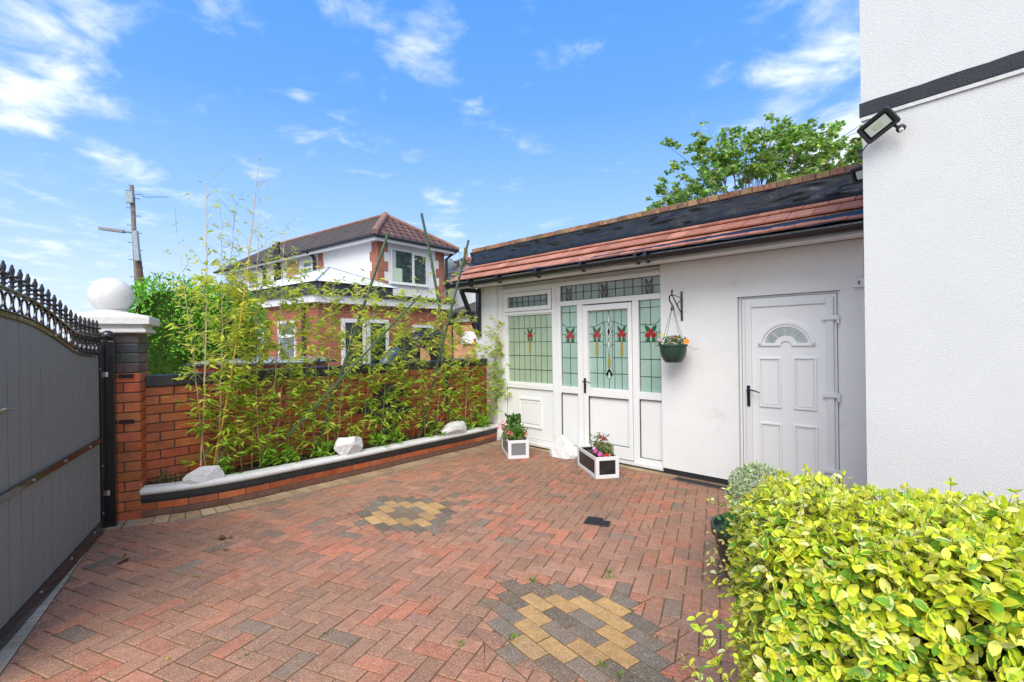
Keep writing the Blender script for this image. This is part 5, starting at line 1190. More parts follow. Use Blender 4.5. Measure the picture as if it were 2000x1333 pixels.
# red crate with a grey lid
RM = Matrix.Translation(V((-3.86, 7.35, -.04))) @ Matrix.Rotation(radians(4), 4, 'Z')
t = thing('storage_box', RM.translation, 'red storage box with grey lid standing behind the garden wall', 'storage box')
b = MB(RM); b.box(-.62, .92, -.42, .42, .0, 1.33); b.build('body', 'crate_red', t, bevel=.02)
b = MB(RM); b.add([(-.75, -.48, 1.345), (1.0, -.48, 1.345), (1.0, .48, 1.345), (-.75, .48, 1.345), (-.6, -.36, 1.40), (.85, -.36, 1.40), (.85, .36, 1.42), (-.6, .36, 1.42)], [(0, 3, 2, 1), (4, 5, 6, 7), (0, 1, 5, 4), (1, 2, 6, 5), (2, 3, 7, 6), (3, 0, 4, 7)]); b.build('lid', 'crate_grey', t)
b = MB(RM); frame_ = [(-.78, 1.03, -.51, -.485), (-.78, 1.03, .485, .51)]
for a, e_, c_, d2 in frame_: b.box(a, e_, c_, d2, 1.325, 1.36)
b.box(-.78, -.752, -.484, .484, 1.325, 1.36); b.box(1.002, 1.03, -.484, .484, 1.325, 1.36); b.tube([(1.0, -.5, 1.37), (1.08, -.5, 1.37)], .045, 10); b.tube([(.25, -.5, 1.38), (.30, -.5, 1.38)], .03, 8); b.build('lid_rim', 'dull_black', t)
b = MB(RM); b.box(-.72, -.63, -.40, .40, 1.15, 1.30); b.build('panel', 'yellow_plastic', t)
# far white house behind
FH = thing('far_house', at(890, 660, 21), 'distant white house with small tiled roof and chimney left of the annex', 'house')
c0, c1 = at(858, 560, 20.5), at(950, 560, 18.8); cm_ = Matrix.Translation((c0.x, c0.y, 0)) @ Matrix.Rotation(atan2(c1.y-c0.y, c1.x-c0.x), 4, 'Z'); W_ = hypot(c1.x-c0.x, c1.y-c0.y)+.8
b = MB(cm_); b.box(-.6, W_, 0, 5, 0, 4.42); b.build('wall', 'house_white', FH)
b = MB(cm_); b.box(-.8, W_+.2, -.25, -.1, 4.40, 4.52); b.build('fascia', 'upvc_far', FH)
b = MB(cm_); b.add([(-.9, -.3, 4.50), (W_+.2, -.3, 4.50), (W_+.2, 5.3, 4.5), (-.9, 5.3, 4.5), (-.2, 1.6, 5.35), (1.1, 2.4, 5.10)], [(0, 1, 5, 4), (1, 2, 5), (2, 3, 4, 5), (3, 0, 4)]); b.build('roof', 'house_tile_dark', FH)
b = MB(cm_); b.box(.12, .52, -.04, -.002, 3.8, 4.3); w1 = b.build('window', 'upvc_far', FH)
b = MB(cm_); b.box(.17, .47, -.05, -.041, 4.07, 4.25); b.box(.17, .47, -.05, -.041, 3.84, 4.01); b.build('pane', 'window_grey', w1)
q0, q1 = at(880, 590, 16.5), at(945, 590, 15.2); lm = Matrix.Translation((q0.x, q0.y, 0)) @ Matrix.Rotation(atan2(q1.y-q0.y, q1.x-q0.x), 4, 'Z'); W2 = hypot(q1.x-q0.x, q1.y-q0.y)+1
b = MB(lm); b.add([(-.1, -.3, 2.52), (W2, -.3, 2.52), (W2, 1.3, 3.05), (-.1, 1.3, 3.05)], [(0, 1, 2, 3)]); b.add([(-.1, -.3, 2.46), (W2, -.3, 2.46), (W2, 1.3, 2.99), (-.1, 1.3, 2.99)], [(3, 2, 1, 0)]); b.build('lower_roof', 'house_tile_dark', FH)
b = MB(lm); b.box(-.15, W2, -.22, -.18, 2.22, 2.46); b.build('lower_fascia', 'upvc_far', FH)
b = MB(lm); b.tube([(.25, -.36, 2.47), (W2, -.36, 2.47)], .05, 8); b.build('lower_gutter', 'dull_black', FH)
b = MB(lm); b.box(-.05, W2, -.16, 1.2, 0, 2.22); b.build('lower_wall', 'house_brick', FH)
k0 = at(917, 530, 22); b = MB(Matrix.Translation((k0.x, k0.y, 0)) @ Matrix.Rotation(radians(30), 4, 'Z')); b.box(-.26, .26, -.25, .25, 3.8, 5.35); b.box(-.30, .30, -.29, .29, 5.22, 5.30); CH = b.build('chimney', 'quoin_brick', FH)
b = MB(Matrix.Translation((k0.x, k0.y, 0))); b.lathe((-.16, 0, 0), [(.10, 5.35), (.08, 5.8), (.10, 5.82), (.07, 5.83)], 12); b.build('chimney_pot', 'fence_orange', CH, smooth=50)
b = MB(Matrix.Translation((k0.x, k0.y, 0))); b.lathe((.12, 0, 0), [(.06, 5.35), (.06, 5.5), (.09, 5.52), (.09, 5.58), (.02, 5.62)], 12); b.build('chimney_cowl', 'dull_black', CH, smooth=50)
d0_ = at(872, 519, 19.2); b = MB(); nrm_ = V((-.3, -1, .35)).normalized(); u_ = nrm_.orthogonal().normalized(); v2 = nrm_.cross(u_)
vs = [d0_-nrm_*.08]; 
for r in (.18, .33):
    for k in range(18): a = 2*pi*k/18; vs.append(d0_+u_*r*cos(a)+v2*r*sin(a)-nrm_*(.08-.08*(r/.33)**2))
b.add(vs, [(0, 1+k, 1+(k+1) % 18) for k in range(18)]+[(1+k, 19+k, 19+(k+1) % 18, 1+(k+1) % 18) for k in range(18)])
b.tube([d0_-nrm_*.02, d0_+nrm_*.28-V((0, 0, .15))], .015, 6); b.tube([d0_-nrm_*.08, d0_-nrm_*.35-V((.3, 0, .1))], .03, 6); o = b.build('satellite_dish', 'galv', smooth=60); tag(o, 'grey satellite dish beside the brick quoin of the neighbouring house', 'satellite dish')
b = MB(); p, q = at(899, 520, 21), at(898, 494, 21); b.tube([p, q], .02, 6); b.tube([at(892, 494, 21), at(905, 495, 21)], .015, 6); o = b.build('tv_aerial', 'galv'); tag(o, 'thin television aerial on the distant roof left of the chimney', 'aerial')

# ================================================================== POLES
def lean(x0, y0, x1, y1, Y): p, q = at(x0, y0, Y), at(x1, y1, Y); g_ = p+(q-p)*((p.z+.04)/(p.z-q.z)); return p, g_
p, q = lean(257, 363, 268, 560, 22)
t = thing('utility_pole', q, 'tall weathered wooden utility pole carrying a street lamp arm', 'utility pole')
b = MB(); b.tube([q, p], [.11, .085], 12); b.tube([q+V((.2, 0, 0)), p+V((.12, 0, -2.2)), p+V((.09, 0, -.5))], [.10, .06, .05], 8); b.build('pole', 'pole_wood', t, smooth=60)
b = MB(); c = p+V((.03, -.16, -.55)); b.box(c.x-.16, c.x+.16, c.y-.06, c.y+.06, c.z-.30, c.z+.22); b.build('junction_box', 'galv', t, bevel=.02)
a1, a0_ = at(195, 447, 21.8), at(258, 455, 21.8); b = MB(); b.tube([a0_, a0_.lerp(a1, .25)], .05, 8); b.obox(a0_.lerp(a1, .62), a1-a0_, (0, 1, 0), (0, 0, 1), (a1-a0_).length*.38, .10, .07); b.build('lamp_arm', 'lamp_grey', t, bevel=.02)
b = MB()
for k in range(7): z_ = p.z-.25-k*.78; f_ = (p.z-z_)/(p.z-q.z); c = p.lerp(q, f_); s_ = -1 if k % 2 else 1; b.tube([c, c+V((-.32, 0, .02))], .014, 5); b.tube([c+V((0, 0, -.35)), c+V((.36, 0, -.37))], .014, 5)
b.build('step_irons', 'dull_black', t)
b = MB(); c = p+V((0, 0, -.45)); b.tube([c, c+V((.4, 0, .05)), c+V((.65, -.1, -.12)), c+V((2.0, -.5, -.25))], .012, 5); b.build('wire', 'dull_black', t)
p, q = lean(266, 470, 277, 560, 20.8)
t = thing('wooden_post', q, 'shorter brown wooden post with grey metal plate beside the utility pole', 'post')
b = MB(); b.tube([q, p], [.12, .10], 12); b.build('post', 'pole_brown', t, smooth=60)
b = MB(); c, c2 = at(264, 452, 20.6), at(269, 510, 20.6); b.obox((c+c2)/2, (1, 0, 0), (0, 1, 0), c-c2, .10, .06, (c-c2).length/2); b.build('metal_plate', 'galv', t)

# ================================================================== PLANTS
def hull_leafy(name, pts_fn, n): pass
# green hedge beyond the wall
HG = thing('green_hedge', (-5.2, 7.6, -.04), 'dense bright green hedge behind the gate pillar and garden wall', 'hedge')
def hedge_pt(c, r, n, seed):
    u = RNG.normal(0, 1, (n, 3)); u /= np.linalg.norm(u, axis=1)[:, None]; p = np.sign(u)*np.abs(u)**.6
    return p, u
def hedge_top(x_): return 0
hc = np.array((-5.12, 7.75, 1.30)); hr = np.array((1.03, .80, 1.30))
def bumpy(u): return np.array([1+.09*noise.noise(V(x_)*2.3)+.06*noise.noise(V(x_)*6.0) for x_ in u])
n = 17000; p, u = hedge_pt(hc, hr, n, 1); bm_ = bumpy(u); depth = 1-RNG.exponential(.045, n).clip(0, .3); P = hc+p*hr*(bm_*depth)[:, None]
P = P[:n]; D = u*.5+rnd(n, .55); D[:, 2] += .5; cc = pick([(.14, .42, .025), (.20, .52, .035), (.09, .31, .02), (.28, .60, .05)], n, .2); 
leaves('foliage', 'leaf', HG, P, D, u+rnd(n, .5), RNG.uniform(.035, .065, n), cc, T_SMALL)
b = MB()
def hf(u_, v_):
    th = 2*pi*u_; ph = pi*v_; w_ = np.array((sin(ph)*cos(th), sin(ph)*sin(th), cos(ph))); q_ = np.sign(w_)*np.abs(w_)**.6; q_ = hc+q_*hr*.84*(1+.09*noise.noise(V(w_)*2.3)); return tuple(q_)
b.grid(hf, 40, 24); b.build('filler_hull', 'hull', HG, smooth=60)  # dark green filler hull inside the leaves, blocks the view through

# tree behind the annex
TR = thing('tree', (6.1, 12.8, -.04), 'leafy maple tree rising behind the annex parapet', 'tree')
b = MB(); base = V((6.1, 12.8, 0)); crown = []
b.tube([base, base+V((.05, 0, 1.5)), base+V((0, .1, 3.0))], [.2, .17, .14], 10)
tips = []
for (tx, ty) in ((1300, 372), (1320, 330), (1360, 282), (1400, 300), (1430, 262), (1460, 265), (1495, 238), (1520, 260), (1545, 236), (1580, 240), (1600, 262), (1645, 240), (1640, 285), (1670, 300), (1560, 300), (1500, 300), (1450, 320), (1400, 350), (1350, 360), (1330, 395), (1420, 390), (1480, 380), (1540, 350), (1600, 330), (1650, 330), (1610, 300), (1290, 400), (1380, 330), (1530, 290), (1470, 290), (1700, 290), (1740, 330), (1760, 400), (1720, 370), (1290, 430), (1400, 430), (1500, 420), (1600, 400)):
    tp = at(tx, ty, 12.8+random.uniform(-1.2, 1.2)); tips.append(tp); h_ = base+V((random.uniform(-.1, .1), random.uniform(-.1, .1), random.uniform(2.4, 3.4)))
    m1 = h_.lerp(tp, .45)+V((random.uniform(-.2, .2), random.uniform(-.3, .3), -.15)); b.tube([h_, m1, h_.lerp(tp, .8), tp], [.04, .020, .010, .005], 5)
    for k in range(6): s_ = h_.lerp(tp, random.uniform(.45, .85)); e_ = tp+V((random.gauss(0, .36), random.gauss(0, .5), random.gauss(-.32, .22))); b.tube([s_, s_.lerp(e_, .6)+V((0, 0, .05)), e_], [.012, .008, .004], 4); tips.append(e_)
b.build('trunk', 'bark', TR, smooth=60)
P = []; D = []; 
for tp in tips:
    k = random.randint(3, 5)
    for _ in range(k):
        c = tp+V((random.gauss(0, .13), random.gauss(0, .16), random.gauss(-.05, .12)))
        for j in range(16):
            a = random.uniform(0, 2*pi); d_ = V((cos(a), sin(a), random.uniform(-.7, .35))); P.append(c+d_*random.uniform(.0, .07)); D.append(d_)
n = len(P); Nn = rnd(n, .45); Nn[:, 2] += .8
leaves('foliage', 'leaf', TR, np.array([tuple(x_) for x_ in P]), np.array([tuple(x_) for x_ in D]), Nn, RNG.uniform(.07, .135, n), pick([(.26, .50, .09), (.34, .58, .10), (.15, .34, .05), (.46, .58, .10), (.36, .56, .20), (.50, .56, .12)], n, .28), T_STAR)

# ---- bamboo
def bed_point(px, frac=.5):   # base of a cane: where the sight line crosses the middle of the bed
    P0 = FM @ (GW0+gwn*(.02+.26*frac)); nn_ = FM.to_3x3() @ gwn
    return onplane(px, 700, P0, nn_)
BL = [(.62, .70, .06), (.72, .78, .09), (.50, .62, .05), (.80, .78, .18), (.36, .54, .05), (.70, .70, .10)]
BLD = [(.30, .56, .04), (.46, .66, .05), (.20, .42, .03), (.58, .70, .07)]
words = ['first', 'second', 'third', 'fourth', 'fifth', 'sixth', 'seventh', 'eighth', 'ninth', 'tenth', 'eleventh', 'twelfth', 'thirteenth', 'fourteenth', 'fifteenth', 'sixteenth', 'seventeenth', 'eighteenth', 'nineteenth', 'twentieth', 'twenty-first', 'twenty-second', 'twenty-third', 'twenty-fourth', 'twenty-fifth', 'twenty-sixth', 'twenty-seventh', 'twenty-eighth', 'twenty-ninth', 'thirtieth', 'thirty-first', 'thirty-second', 'thirty-third', 'thirty-fourth', 'thirty-fifth']
# base x, tip (x, y), radius, colour, first leaves at height, branch density, leaf size, side canes
CAN = [
 (387, (402, 362), .009, 'pale', .75, 1.0, .085), (400, (345, 455), .0055, 'pale', .9, .8, .085), (410, (504, 335), .0105, 'yellow', .7, 1.0, .075),
 (420, (432, 420), .007, 'pale', .45, 1.0, .08), (432, (462, 400), .0055, 'brown', .5, 1.0, .08), (452, (470, 500), .0045, 'green', .3, 1.5, .085),
 (470, (440, 520), .004, 'green', .3, 1.4, .085), (488, (520, 470), .0045, 'green', .35, 1.4, .08), (505, (508, 400), .008, 'pale', .6, 1.1, .075),
 (516, (558, 420), .007, 'pale', .6, 1.0, .075), (535, (560, 500), .0045, 'pale', .4, 1.3, .08), (560, (590, 520), .004, 'green', .3, 1.4, .08),
 (585, (600, 555), .004, 'green', .3, 1.4, .08), (610, (625, 545), .0045, 'pale', .35, 1.3, .08), (638, (650, 560), .008, 'pale', .5, 1.3, .075),
 (655, (700, 575), .004, 'pale', .4, 1.3, .08), (680, (670, 600), .004, 'green', .3, 1.4, .08), (702, (735, 565), .0045, 'green', .3, 1.4, .08),
 (722, (715, 560), .004, 'pale', .35, 1.3, .08), (742, (770, 585), .004, 'green', .3, 1.5, .08), (762, (800, 600), .004, 'green', .3, 1.5, .08),
 (785, (790, 615), .004, 'green', .3, 1.5, .085), (805, (832, 520), .0035, 'brown', .35, 1.0, .075), (828, (835, 600), .004, 'green', .3, 1.4, .08),
 (848, (862, 560), .004, 'pale', .4, 1.2, .08), (870, (895, 600), .004, 'green', .3, 1.4, .08), (888, (880, 630), .0045, 'green', .3, 1.4, .08),
 (905, (915, 640), .005, 'pale', .4, 1.2, .08), (922, (905, 665), .005, 'pale', .4, 1.3, .075), (938, (950, 655), .004, 'green', .25, 1.5, .075), (952, (972, 640), .0035, 'green', .25, 1.6, .07), (960, (992, 690), .0035, 'green', .25, 1.6, .07)]
CC = {'pale': (.50, .42, .24), 'yellow': (.55, .38, .06), 'green': (.26, .34, .09), 'brown': (.30, .20, .12)}
adj = {'pale': 'pale straw coloured', 'yellow': 'golden yellow', 'green': 'green', 'brown': 'brownish'}
camxy = V((0, 0, 0))
for i, (bx_, tip, r, colr, zl0, dens_, ls) in enumerate(CAN):
    f0 = .35+.45*random.random() if i not in (0, 2) else .75
    base = bed_point(bx_, f0); base.z = .235+gz(base); dY = random.uniform(-.12, .12)
    tp = at(tip[0], tip[1], base.y+dY*1.0)
    t = thing('bamboo', base, '%s bamboo cane, %s along the bed from the gate pillar' % (adj[colr], words[i]), 'bamboo', 'bamboo canes in the raised bed')
    b = MB(); b.col = CC[colr]; H_ = (tp-base).length; nseg = max(6, int(H_/.13)); pts = []; rad = []
    bend = V((random.uniform(-.05, .05), random.uniform(-.05, .05), 0))
    for k in range(nseg+1):
        u_ = k/nseg; p = base.lerp(tp, u_)+bend*sin(pi*u_)+V((random.gauss(0, .004), random.gauss(0, .004), 0))*(k > 0); pts.append(p)
    P2 = []; R2 = []
    for k in range(nseg):
        rr_ = r*(1-.78*(k/nseg)**1.3)
        P2 += [pts[k], pts[k].lerp(pts[k+1], .04), pts[k].lerp(pts[k+1], .96)]; R2 += [rr_*1.22, rr_, rr_]
    P2.append(pts[-1]); R2.append(r*.2); b.tube(P2, R2, 6)
    b.build('culm', 'culm', t, smooth=60)
    br = MB(); br.col = tuple(c*.9 for c in CC[colr]); LP = []; LD = []; LS = []; LN = []; LC = []
    for k in range(1, nseg+1):
        z_ = pts[k].z
        if z_ < zl0-.05 and random.random() > .25: continue
        nb = (2 if z_ < 2.3 else 1)+(random.random() < .7*dens_)
        topf = max(0, (z_-1.9)/1.2)
        for _ in range(nb):
            a = random.uniform(0, 2*pi); ln = random.uniform(.12, .36)*(1.0 if z_ < 2.1 else .8); up = random.uniform(.5, 1.5)
            d_ = V((cos(a), sin(a)*.75, up)).normalized()
            # keep foliage off the wall behind
            back = (FM.to_3x3() @ gwn); 
            if z_ < 1.35 and d_.dot(back) < -.1: d_ = (d_-back*d_.dot(back)*1.6).normalized()
            e1 = pts[k]+d_*ln*.55; e2 = pts[k]+d_*ln+V((0, 0, -.02)); br.tube([pts[k], e1, e2], [.0018, .0013, .0007], 4, cap=False)
            nl = int(random.uniform(7, 13)*dens_*(1-.70*min(1, topf)))
            nl = max(1, int(nl*(.72 if z_ < 1.25 else (1.1 if i < 13 and z_ < 2.15 else .85))*(1.3 if i > 27 else 1)))
            for q_ in range(nl):
                f_ = random.uniform(.35, 1.0); pp = pts[k].lerp(e2, f_)
                az_ = a+random.gauss(0, .9); dl = V((cos(az_), sin(az_), random.uniform(-.55, .65))).normalized(); LP.append(pp); LD.append(dl); LS.append(ls*random.uniform(.7, 1.35)*(.8 if topf > .4 else 1))
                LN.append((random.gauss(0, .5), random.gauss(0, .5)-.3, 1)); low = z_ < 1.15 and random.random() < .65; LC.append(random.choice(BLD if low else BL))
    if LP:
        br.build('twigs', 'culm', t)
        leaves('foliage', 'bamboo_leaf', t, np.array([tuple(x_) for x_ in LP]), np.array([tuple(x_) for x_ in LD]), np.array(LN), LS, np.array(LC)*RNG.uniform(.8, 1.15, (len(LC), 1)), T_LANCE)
# low leafy plants at the foot of the canes
low = [(430, 905, 'first'), (520, 893, 'second'), (560, 890, 'third'), (628, 880, 'fourth'), (735, 865, 'fifth'), (770, 860, 'sixth'), (845, 846, 'seventh'), (905, 836, 'eighth'), (940, 830, 'ninth'), (680, 875, 'tenth')]
low.sort(); wi = 0
for (px_, py_, _) in low:
    base = bed_point(px_, .85 if px_ != 905 else .6); base.z = .235+gz(base); n = 70 if px_ < 900 else 90
    t = thing('leafy_shoot', base, 'low bright green leafy shoot, %s of those by the kerb counted from the gate' % words[wi], 'plant', 'low leafy shoots at the foot of the bamboo'); wi += 1
    P = np.tile(np.array(base), (n, 1))+RNG.normal(0, 1, (n, 3))*np.array((.055, .055, .0)); P[:, 2] += RNG.uniform(0, .16, n); D = rnd(n, .8); D[:, 2] = np.abs(D[:, 2])*.6+.15
    leaves('foliage', 'bamboo_leaf', t, P, D, np.tile((0, -.3, 1.), (n, 1))+rnd(n, .3), RNG.uniform(.07, .13, n), pick([(.26, .50, .04), (.34, .58, .05), (.18, .38, .03)], n), T_LANCE)
    b = MB(); b.col = (.2, .3, .08)
    for k in range(5): q_ = base+V((random.gauss(0, .04), random.gauss(0, .04), .16)); b.tube([base+V((random.gauss(0, .02), random.gauss(0, .02), -.01)), q_], .002, 4)
    b.build('stem', 'culm', t)
base = bed_point(850, .72); base.z = .245+gz(base); n = 170; t = thing('dry_grass_tuft', base, 'tuft of dry brown grass beside the green stake near the annex', 'grass tuft')
P = np.tile(np.array(base), (n, 1))+RNG.normal(0, .02, (n, 3)); D = rnd(n, .35); D[:, 2] = 1; D[:, 0] -= .3
leaves('blades', 'dry_grass', t, P, D, rnd(n), RNG.uniform(.16, .30, n), pick([(1, 1, 1), (.8, .75, .7), (1.0, .9, .75)], n, .2), (T_LANCE[0]*np.array((1, .35, 1)), T_LANCE[1], T_LANCE[2]))
base = bed_point(322, .55); base.z = .235+gz(base); n = 120; t = thing('weed_tuft', base, 'wispy grey green weed in the bed corner by the gate pillar', 'weed')
P = np.tile(np.array(base), (n, 1))+RNG.normal(0, 1, (n, 3))*np.array((.09, .05, .01)); P[:, 2] += RNG.uniform(0, .10, n); leaves('foliage', 'leaf', t, P, rnd(n, .7)+np.array((0, 0, .5)), rnd(n), RNG.uniform(.02, .045, n), pick([(.12, .17, .06), (.18, .2, .09)], n), T_LANCE)
n = 1400; P = []
for k in range(n):
    u_ = random.random(); a = kk[int(u_*(len(kk)-1))]; p = GW0.lerp(GW1, u_); q = a.lerp(p, random.uniform(.35, .92)); w = FM @ V((q.x, q.y, gzl(q.y)+.235)); P.append((w.x, w.y, w.z+random.uniform(0, .03)))
D = rnd(n); D[:, 2] = np.abs(D[:, 2])*.3; o = leaves('leaf_litter', 'leaf', None, P, D, np.tile((0, 0, 1.), (n, 1))+rnd(n, .3), RNG.uniform(.025, .06, n), pick([(.20, .13, .06), (.12, .2, .04), (.28, .20, .10), (.10, .07, .03)], n), T_LANCE); tag(o, 'fallen leaves and debris scattered over the bed soil', 'leaf litter', kind='stuff')

# ---- green stakes
def stake(p0, p1, r, label, mid=None):
    b = MB(); pts = [p0]+([mid] if mid else [])+[p1]
    if mid: pts = [p0, p0.lerp(mid, .5)+(mid-p0.lerp(p1, .5))*.12, mid, mid.lerp(p1, .5)+(mid-p0.lerp(p1, .5))*.12, p1]
    b.tube(pts, r, 5); o = b.build('garden_stake', 'stake_green'); tag(o, label, 'stake', 'green garden stakes in the bed')
def sk(bx_, by_, f_, top, dY, label, r=.011, mid=None):
    base = bed_point(bx_, f_); base.z = .22+gz(base); tp = at(top[0], top[1], base.y+dY); md = at(mid[0], mid[1], base.y+dY*mid[2]) if mid else None; stake(base, tp, r, label, md)
sk(607, 885, .6, (759, 454), .45, 'long green stake leaning right in the middle of the bed', .018)
sk(876, 800, .35, (823, 418), .0, 'tall bowed green stake leaning left towards the sky', .021, mid=(858, 600, .5))
sk(815, 830, .6, (915, 470), .25, 'tall green stake leaning right and crossing the bowed one', .018)
sk(500, 865, .3, (821, 578), .5, 'thin green stake lying at a shallow slant behind the bamboo', .013)

# ---- variegated shrub in pot (behind the hedge)
def pot(c, r, h, name, label, cat): pass
c = V((1.475, 2.93, 0)); c.z = gz(c)+.002
t = thing('potted_plant', c, 'dark green bowl pot with trailing variegated plant beside the hedge', 'potted plant')
b = MB(Matrix.Translation(c)); b.lathe((0, 0, 0), [(.12, 0), (.155, .02), (.205, .12), (.24, .24), (.25, .335), (.27, .345), (.275, .395), (.257, .397), (.245, .365), (.05, .36)], 36); b.build('pot', 'pot_green', t, smooth=40)
n = 120; P = plantpts(c+V((-.12, -.05, 0)), .10, .1, n, c.z+.36, c.z+.44); D = rnd(n, .3); D[:, 2] += 1; leaves('grass', 'bamboo_leaf', t, P, D, rnd(n), RNG.uniform(.04, .075, n), pick([(.08, .24, .03), (.05, .16, .02)], n), T_LANCE)
n = 260; P = plantpts(c, .24, .24, n, c.z+.36, c.z+.48); leaves('foliage', 'leaf', t, P, rnd(n)+np.array((0, 0, .5)), rnd(n), RNG.uniform(.02, .04, n), pick([(.06, .20, .05), (.10, .25, .06)], n), T_OVAL)
P = []
for k in range(7):
    a = radians(185+k*11); q_ = c+V((.28*cos(a), .28*sin(a), .38)); s_ = random.uniform(.14, .32)
    for j in range(13): u_ = j/12; P.append((q_.x+cos(a)*.07*u_+random.gauss(0, .013), q_.y+sin(a)*.05*u_+random.gauss(0, .013), q_.z-s_*u_+random.gauss(0, .008)))
n = len(P); leaves('trailing_foliage', 'leaf', t, P, rnd(n), rnd(n), RNG.uniform(.018, .032, n), pick([(.55, .52, .22), (.62, .55, .20), (.45, .45, .15)], n), T_OVAL)
c = at(1485, 968, 3.35); g0_ = gz(c)
t = thing('variegated_shrub', (c.x, c.y, g0_), 'round grey green variegated shrub in front of the back door', 'shrub')
b = MB(Matrix.Translation((c.x, c.y, g0_))); b.lathe((0, 0, 0), [(.11, 0), (.13, .02), (.165, .22), (.18, .225), (.18, .26), (.16, .26), (.03, .25)], 24); b.build('pot', 'pot_green', t, smooth=40)
b = MB(); b.tube([(c.x, c.y, g0_+.2), (c.x, c.y, c.z)], .015, 6); 
for k in range(10): a = k*2.4; b.tube([(c.x, c.y, c.z-.12), (c.x+.12*cos(a), c.y+.12*sin(a), c.z+random.uniform(-.1, .12))], .005, 5)
b.build('stem', 'twig', t)
n = 3400; u = RNG.normal(0, 1, (n, 3)); u /= np.linalg.norm(u, axis=1)[:, None]; rr_ = .205*(1+.12*np.array([noise.noise(V(x_)*2.5) for x_ in u]))*(1-RNG.exponential(.10, n).clip(0, .6)); P = np.array(c)+u*rr_[:, None]
leaves('foliage', 'pitto_leaf', t, P, u*.6+rnd(n, .6), u+rnd(n, .7), RNG.uniform(.016, .028, n), pick([(.66, .70, .38), (.55, .62, .30), (.78, .80, .52)], n), T_OVAL)

# ---- golden privet hedge, in front right (own frame parallel to the facade)
PH = V((.607, 1.515, 0)); PVM = Matrix.Translation(PH) @ Matrix.Rotation(radians(-43), 4, 'Z')       # x along front face to the right, y to the back
t = thing('golden_privet_hedge', PVM @ V((.8, .3, .05)), 'clipped yellow and green variegated privet hedge in the right foreground', 'hedge')
PL, PD_, PH_ = 2.4, .66, 1.03
def hsurf(kind, a, c_):
    """surface point and normal of the hedge body; kind f(ront) t(op) l(eft) b(ack)"""
    nz = lambda x_, y_, z_: .05*noise.noise(V((x_*2.2, y_*2.2, z_*2.2)))+.02*noise.noise(V((x_*7, y_*7, z_*7)))
    if kind == 'f': x_, z_ = a*PL, .12+c_*(PH_-.12); k = max(0, (z_-PH_+.14)/.14); y_ = .06*(1-z_)*.0+.10*k*k; p = V((x_, y_-nz(x_, 0, z_), z_)); n_ = V((0, -1, .25+1.2*k*k))
    elif kind == 't': x_, y_ = a*PL, c_*PD_; k = max(0, (.12-y_)/.12, (y_-PD_+.12)/.12, (.10-x_)/.10)+.0; z_ = PH_-.07*k*k+nz(x_, y_, 5); p = V((x_, y_, z_)); n_ = V((-.6*(x_ < .1), -.5*(y_ < .12)+.5*(y_ > PD_-.1), 1))
    elif kind == 'l': y_, z_ = a*PD_, .12+c_*(PH_-.12); k = max(0, (z_-PH_+.14)/.14); p = V((.08*k*k-nz(3, y_, z_), y_, z_)); n_ = V((-1, 0, .25+k))
    else: x_, z_ = a*PL, .12+c_*(PH_-.12); p = V((x_, PD_+nz(x_, 9, z_), z_)); n_ = V((0, 1, .3))
    p.x += .0; p.z -= .05*max(0, 1-max(0, p.x)/.22)**2
    p.x += .16*max(0, 1-max(0, p.y)/.34)*max(0, 1-p.x/.5)
    return p, n_.normalized()
LP, LD, LN, LS, LE, LC = [], [], [], [], [], []
tw = MB()
R3 = PVM.to_3x3()
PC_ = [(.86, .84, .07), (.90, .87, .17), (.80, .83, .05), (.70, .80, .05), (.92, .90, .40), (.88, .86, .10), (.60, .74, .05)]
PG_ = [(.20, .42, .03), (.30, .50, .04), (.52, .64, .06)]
def shoot(p, n_, ln, npair, size, green=0.0, lean_=.5):
    d_ = (n_+V((random.gauss(0, lean_), random.gauss(0, lean_), random.gauss(.25, .35)))).normalized(); p0 = p-d_*ln*.55; p1 = p+d_*ln*.45
    tw.tube([R3 @ p0+PVM.translation, R3 @ p1+PVM.translation], [.0016, .0009], 4, cap=False)
    s1 = d_.orthogonal().normalized(); s2 = d_.cross(s1); rot = random.uniform(0, pi)
    for k in range(npair):
        f_ = (k+.6)/npair; q_ = p0.lerp(p1, f_); ang = rot+k*pi/2+random.gauss(0, .25); sz_ = size*random.uniform(.75, 1.2)*(1.05-.35*abs(f_-.5))
        for sg in (0, pi):
            o_ = s1*cos(ang+sg)+s2*sin(ang+sg); dl = (o_*1.0+d_*random.uniform(.25, .8)+V((0, 0, random.uniform(-.15, .1)))).normalized(); nl = (d_*.8+V((0, 0, .6))-o_*.3+V((random.gauss(0, .25), random.gauss(0, .25), 0)))
            LP.append(tuple(PVM @ q_)); LD.append(tuple(R3 @ dl)); LN.append(tuple(R3 @ nl)); LS.append(sz_)
            gr = random.random() < green
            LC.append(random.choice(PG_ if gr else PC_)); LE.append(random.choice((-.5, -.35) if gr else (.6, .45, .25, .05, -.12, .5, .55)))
    # tip pair
    if random.random() < .7:
        for sg in (-1, 1): LP.append(tuple(PVM @ p1)); LD.append(tuple(R3 @ (d_+s1*.35*sg).normalized())); LN.append(tuple(R3 @ (s1*sg+V((0, 0, .5))))); LS.append(size*.6); LC.append(random.choice(PC_)); LE.append(.5)
def fill(kind, cnt, green, xr=(0, 1), cr=(0, 1), depth=0.0, size=(.030, .042)):
    for _ in range(cnt):
        a, c_ = random.uniform(*xr), random.uniform(*cr); p, n_ = hsurf(kind, a, c_)
        shoot(p-n_*depth*random.random(), n_, random.uniform(.07, .12), random.randint(2, 4), random.uniform(*size), green)
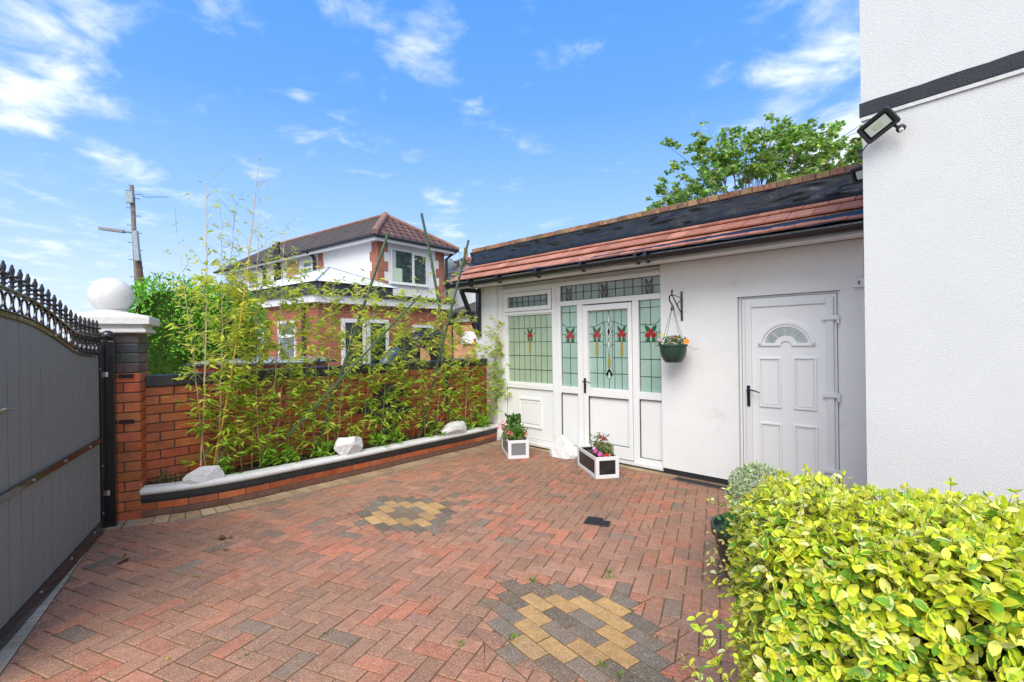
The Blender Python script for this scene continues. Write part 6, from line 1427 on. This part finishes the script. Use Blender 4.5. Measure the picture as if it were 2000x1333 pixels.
fill('t', 1750, .03, size=(.026, .042)); fill('t', 700, .25, depth=.08); fill('f', 1250, .14, cr=(.25, 1), size=(.026, .050)); fill('f', 600, .75, cr=(.2, 1), depth=.10); fill('f', 500, .55, cr=(.25, .8), depth=.05, size=(.03, .042)); fill('l', 700, .14, size=(.024, .040)); fill('l', 260, .75, depth=.10); fill('b', 260, .2, cr=(.3, 1))
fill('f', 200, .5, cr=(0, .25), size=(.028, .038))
for (a, c_) in [(random.random(), random.random()) for _ in range(70)]:
    p, n_ = hsurf('t', a, c_); shoot(p+V((0, 0, .03)), V((0, 0, 1)), random.uniform(.10, .16), 4, .032, .0, .25)
# straggling shoots low at the left front corner
for (px_, py_, dist) in ((1372, 1235, 1.25), (1385, 1262, 1.25), (1400, 1292, 1.22), (1420, 1330, 1.2), (1368, 1330, 1.2), (1390, 1340, 1.2), (1440, 1290, 1.3), (1395, 1145, 1.6), (1412, 1165, 1.55), (1400, 1120, 1.75), (1425, 975, 2.1), (1412, 985, 2.05), (1440, 1000, 2.0), (1430, 1350, 1.15), (1450, 1250, 1.35), (1415, 1230, 1.4)):
    q_ = PVM.inverted() @ at(px_, py_, dist); shoot(q_, V((-.7, -.3, .5)), .12, 3, .030, .05, .2)
tw.build('twigs', 'twig', t)
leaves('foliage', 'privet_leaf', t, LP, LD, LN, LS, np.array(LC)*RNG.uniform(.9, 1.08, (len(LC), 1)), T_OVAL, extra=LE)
print('privet leaves', len(LP))
n = 34; P = [tuple(PVM @ V((random.uniform(.05, PL), random.uniform(.03, PD_), PH_+random.uniform(-.01, .03)))) for _ in range(n)]
leaves('dead_leaves', 'dry_leaf', t, P, rnd(n), rnd(n)+np.array((0, 0, .8)), RNG.uniform(.015, .032, n), np.ones((n, 3)), T_OVAL)
b = MB(PVM); b.box(.22, PL-.1, .10, PD_-.09, .1, PH_-.10); o = b.build('filler_hull', 'hull', t)  # solid dark filler box within the foliage, stops see-through gaps
b = MB(PVM); 
for k in range(16): x_ = .1+k*.14; b.tube([(x_, .28, .02), (x_+random.uniform(-.05, .05), .3, .5)], .012, 6)
b.build('trunk', 'twig', t)
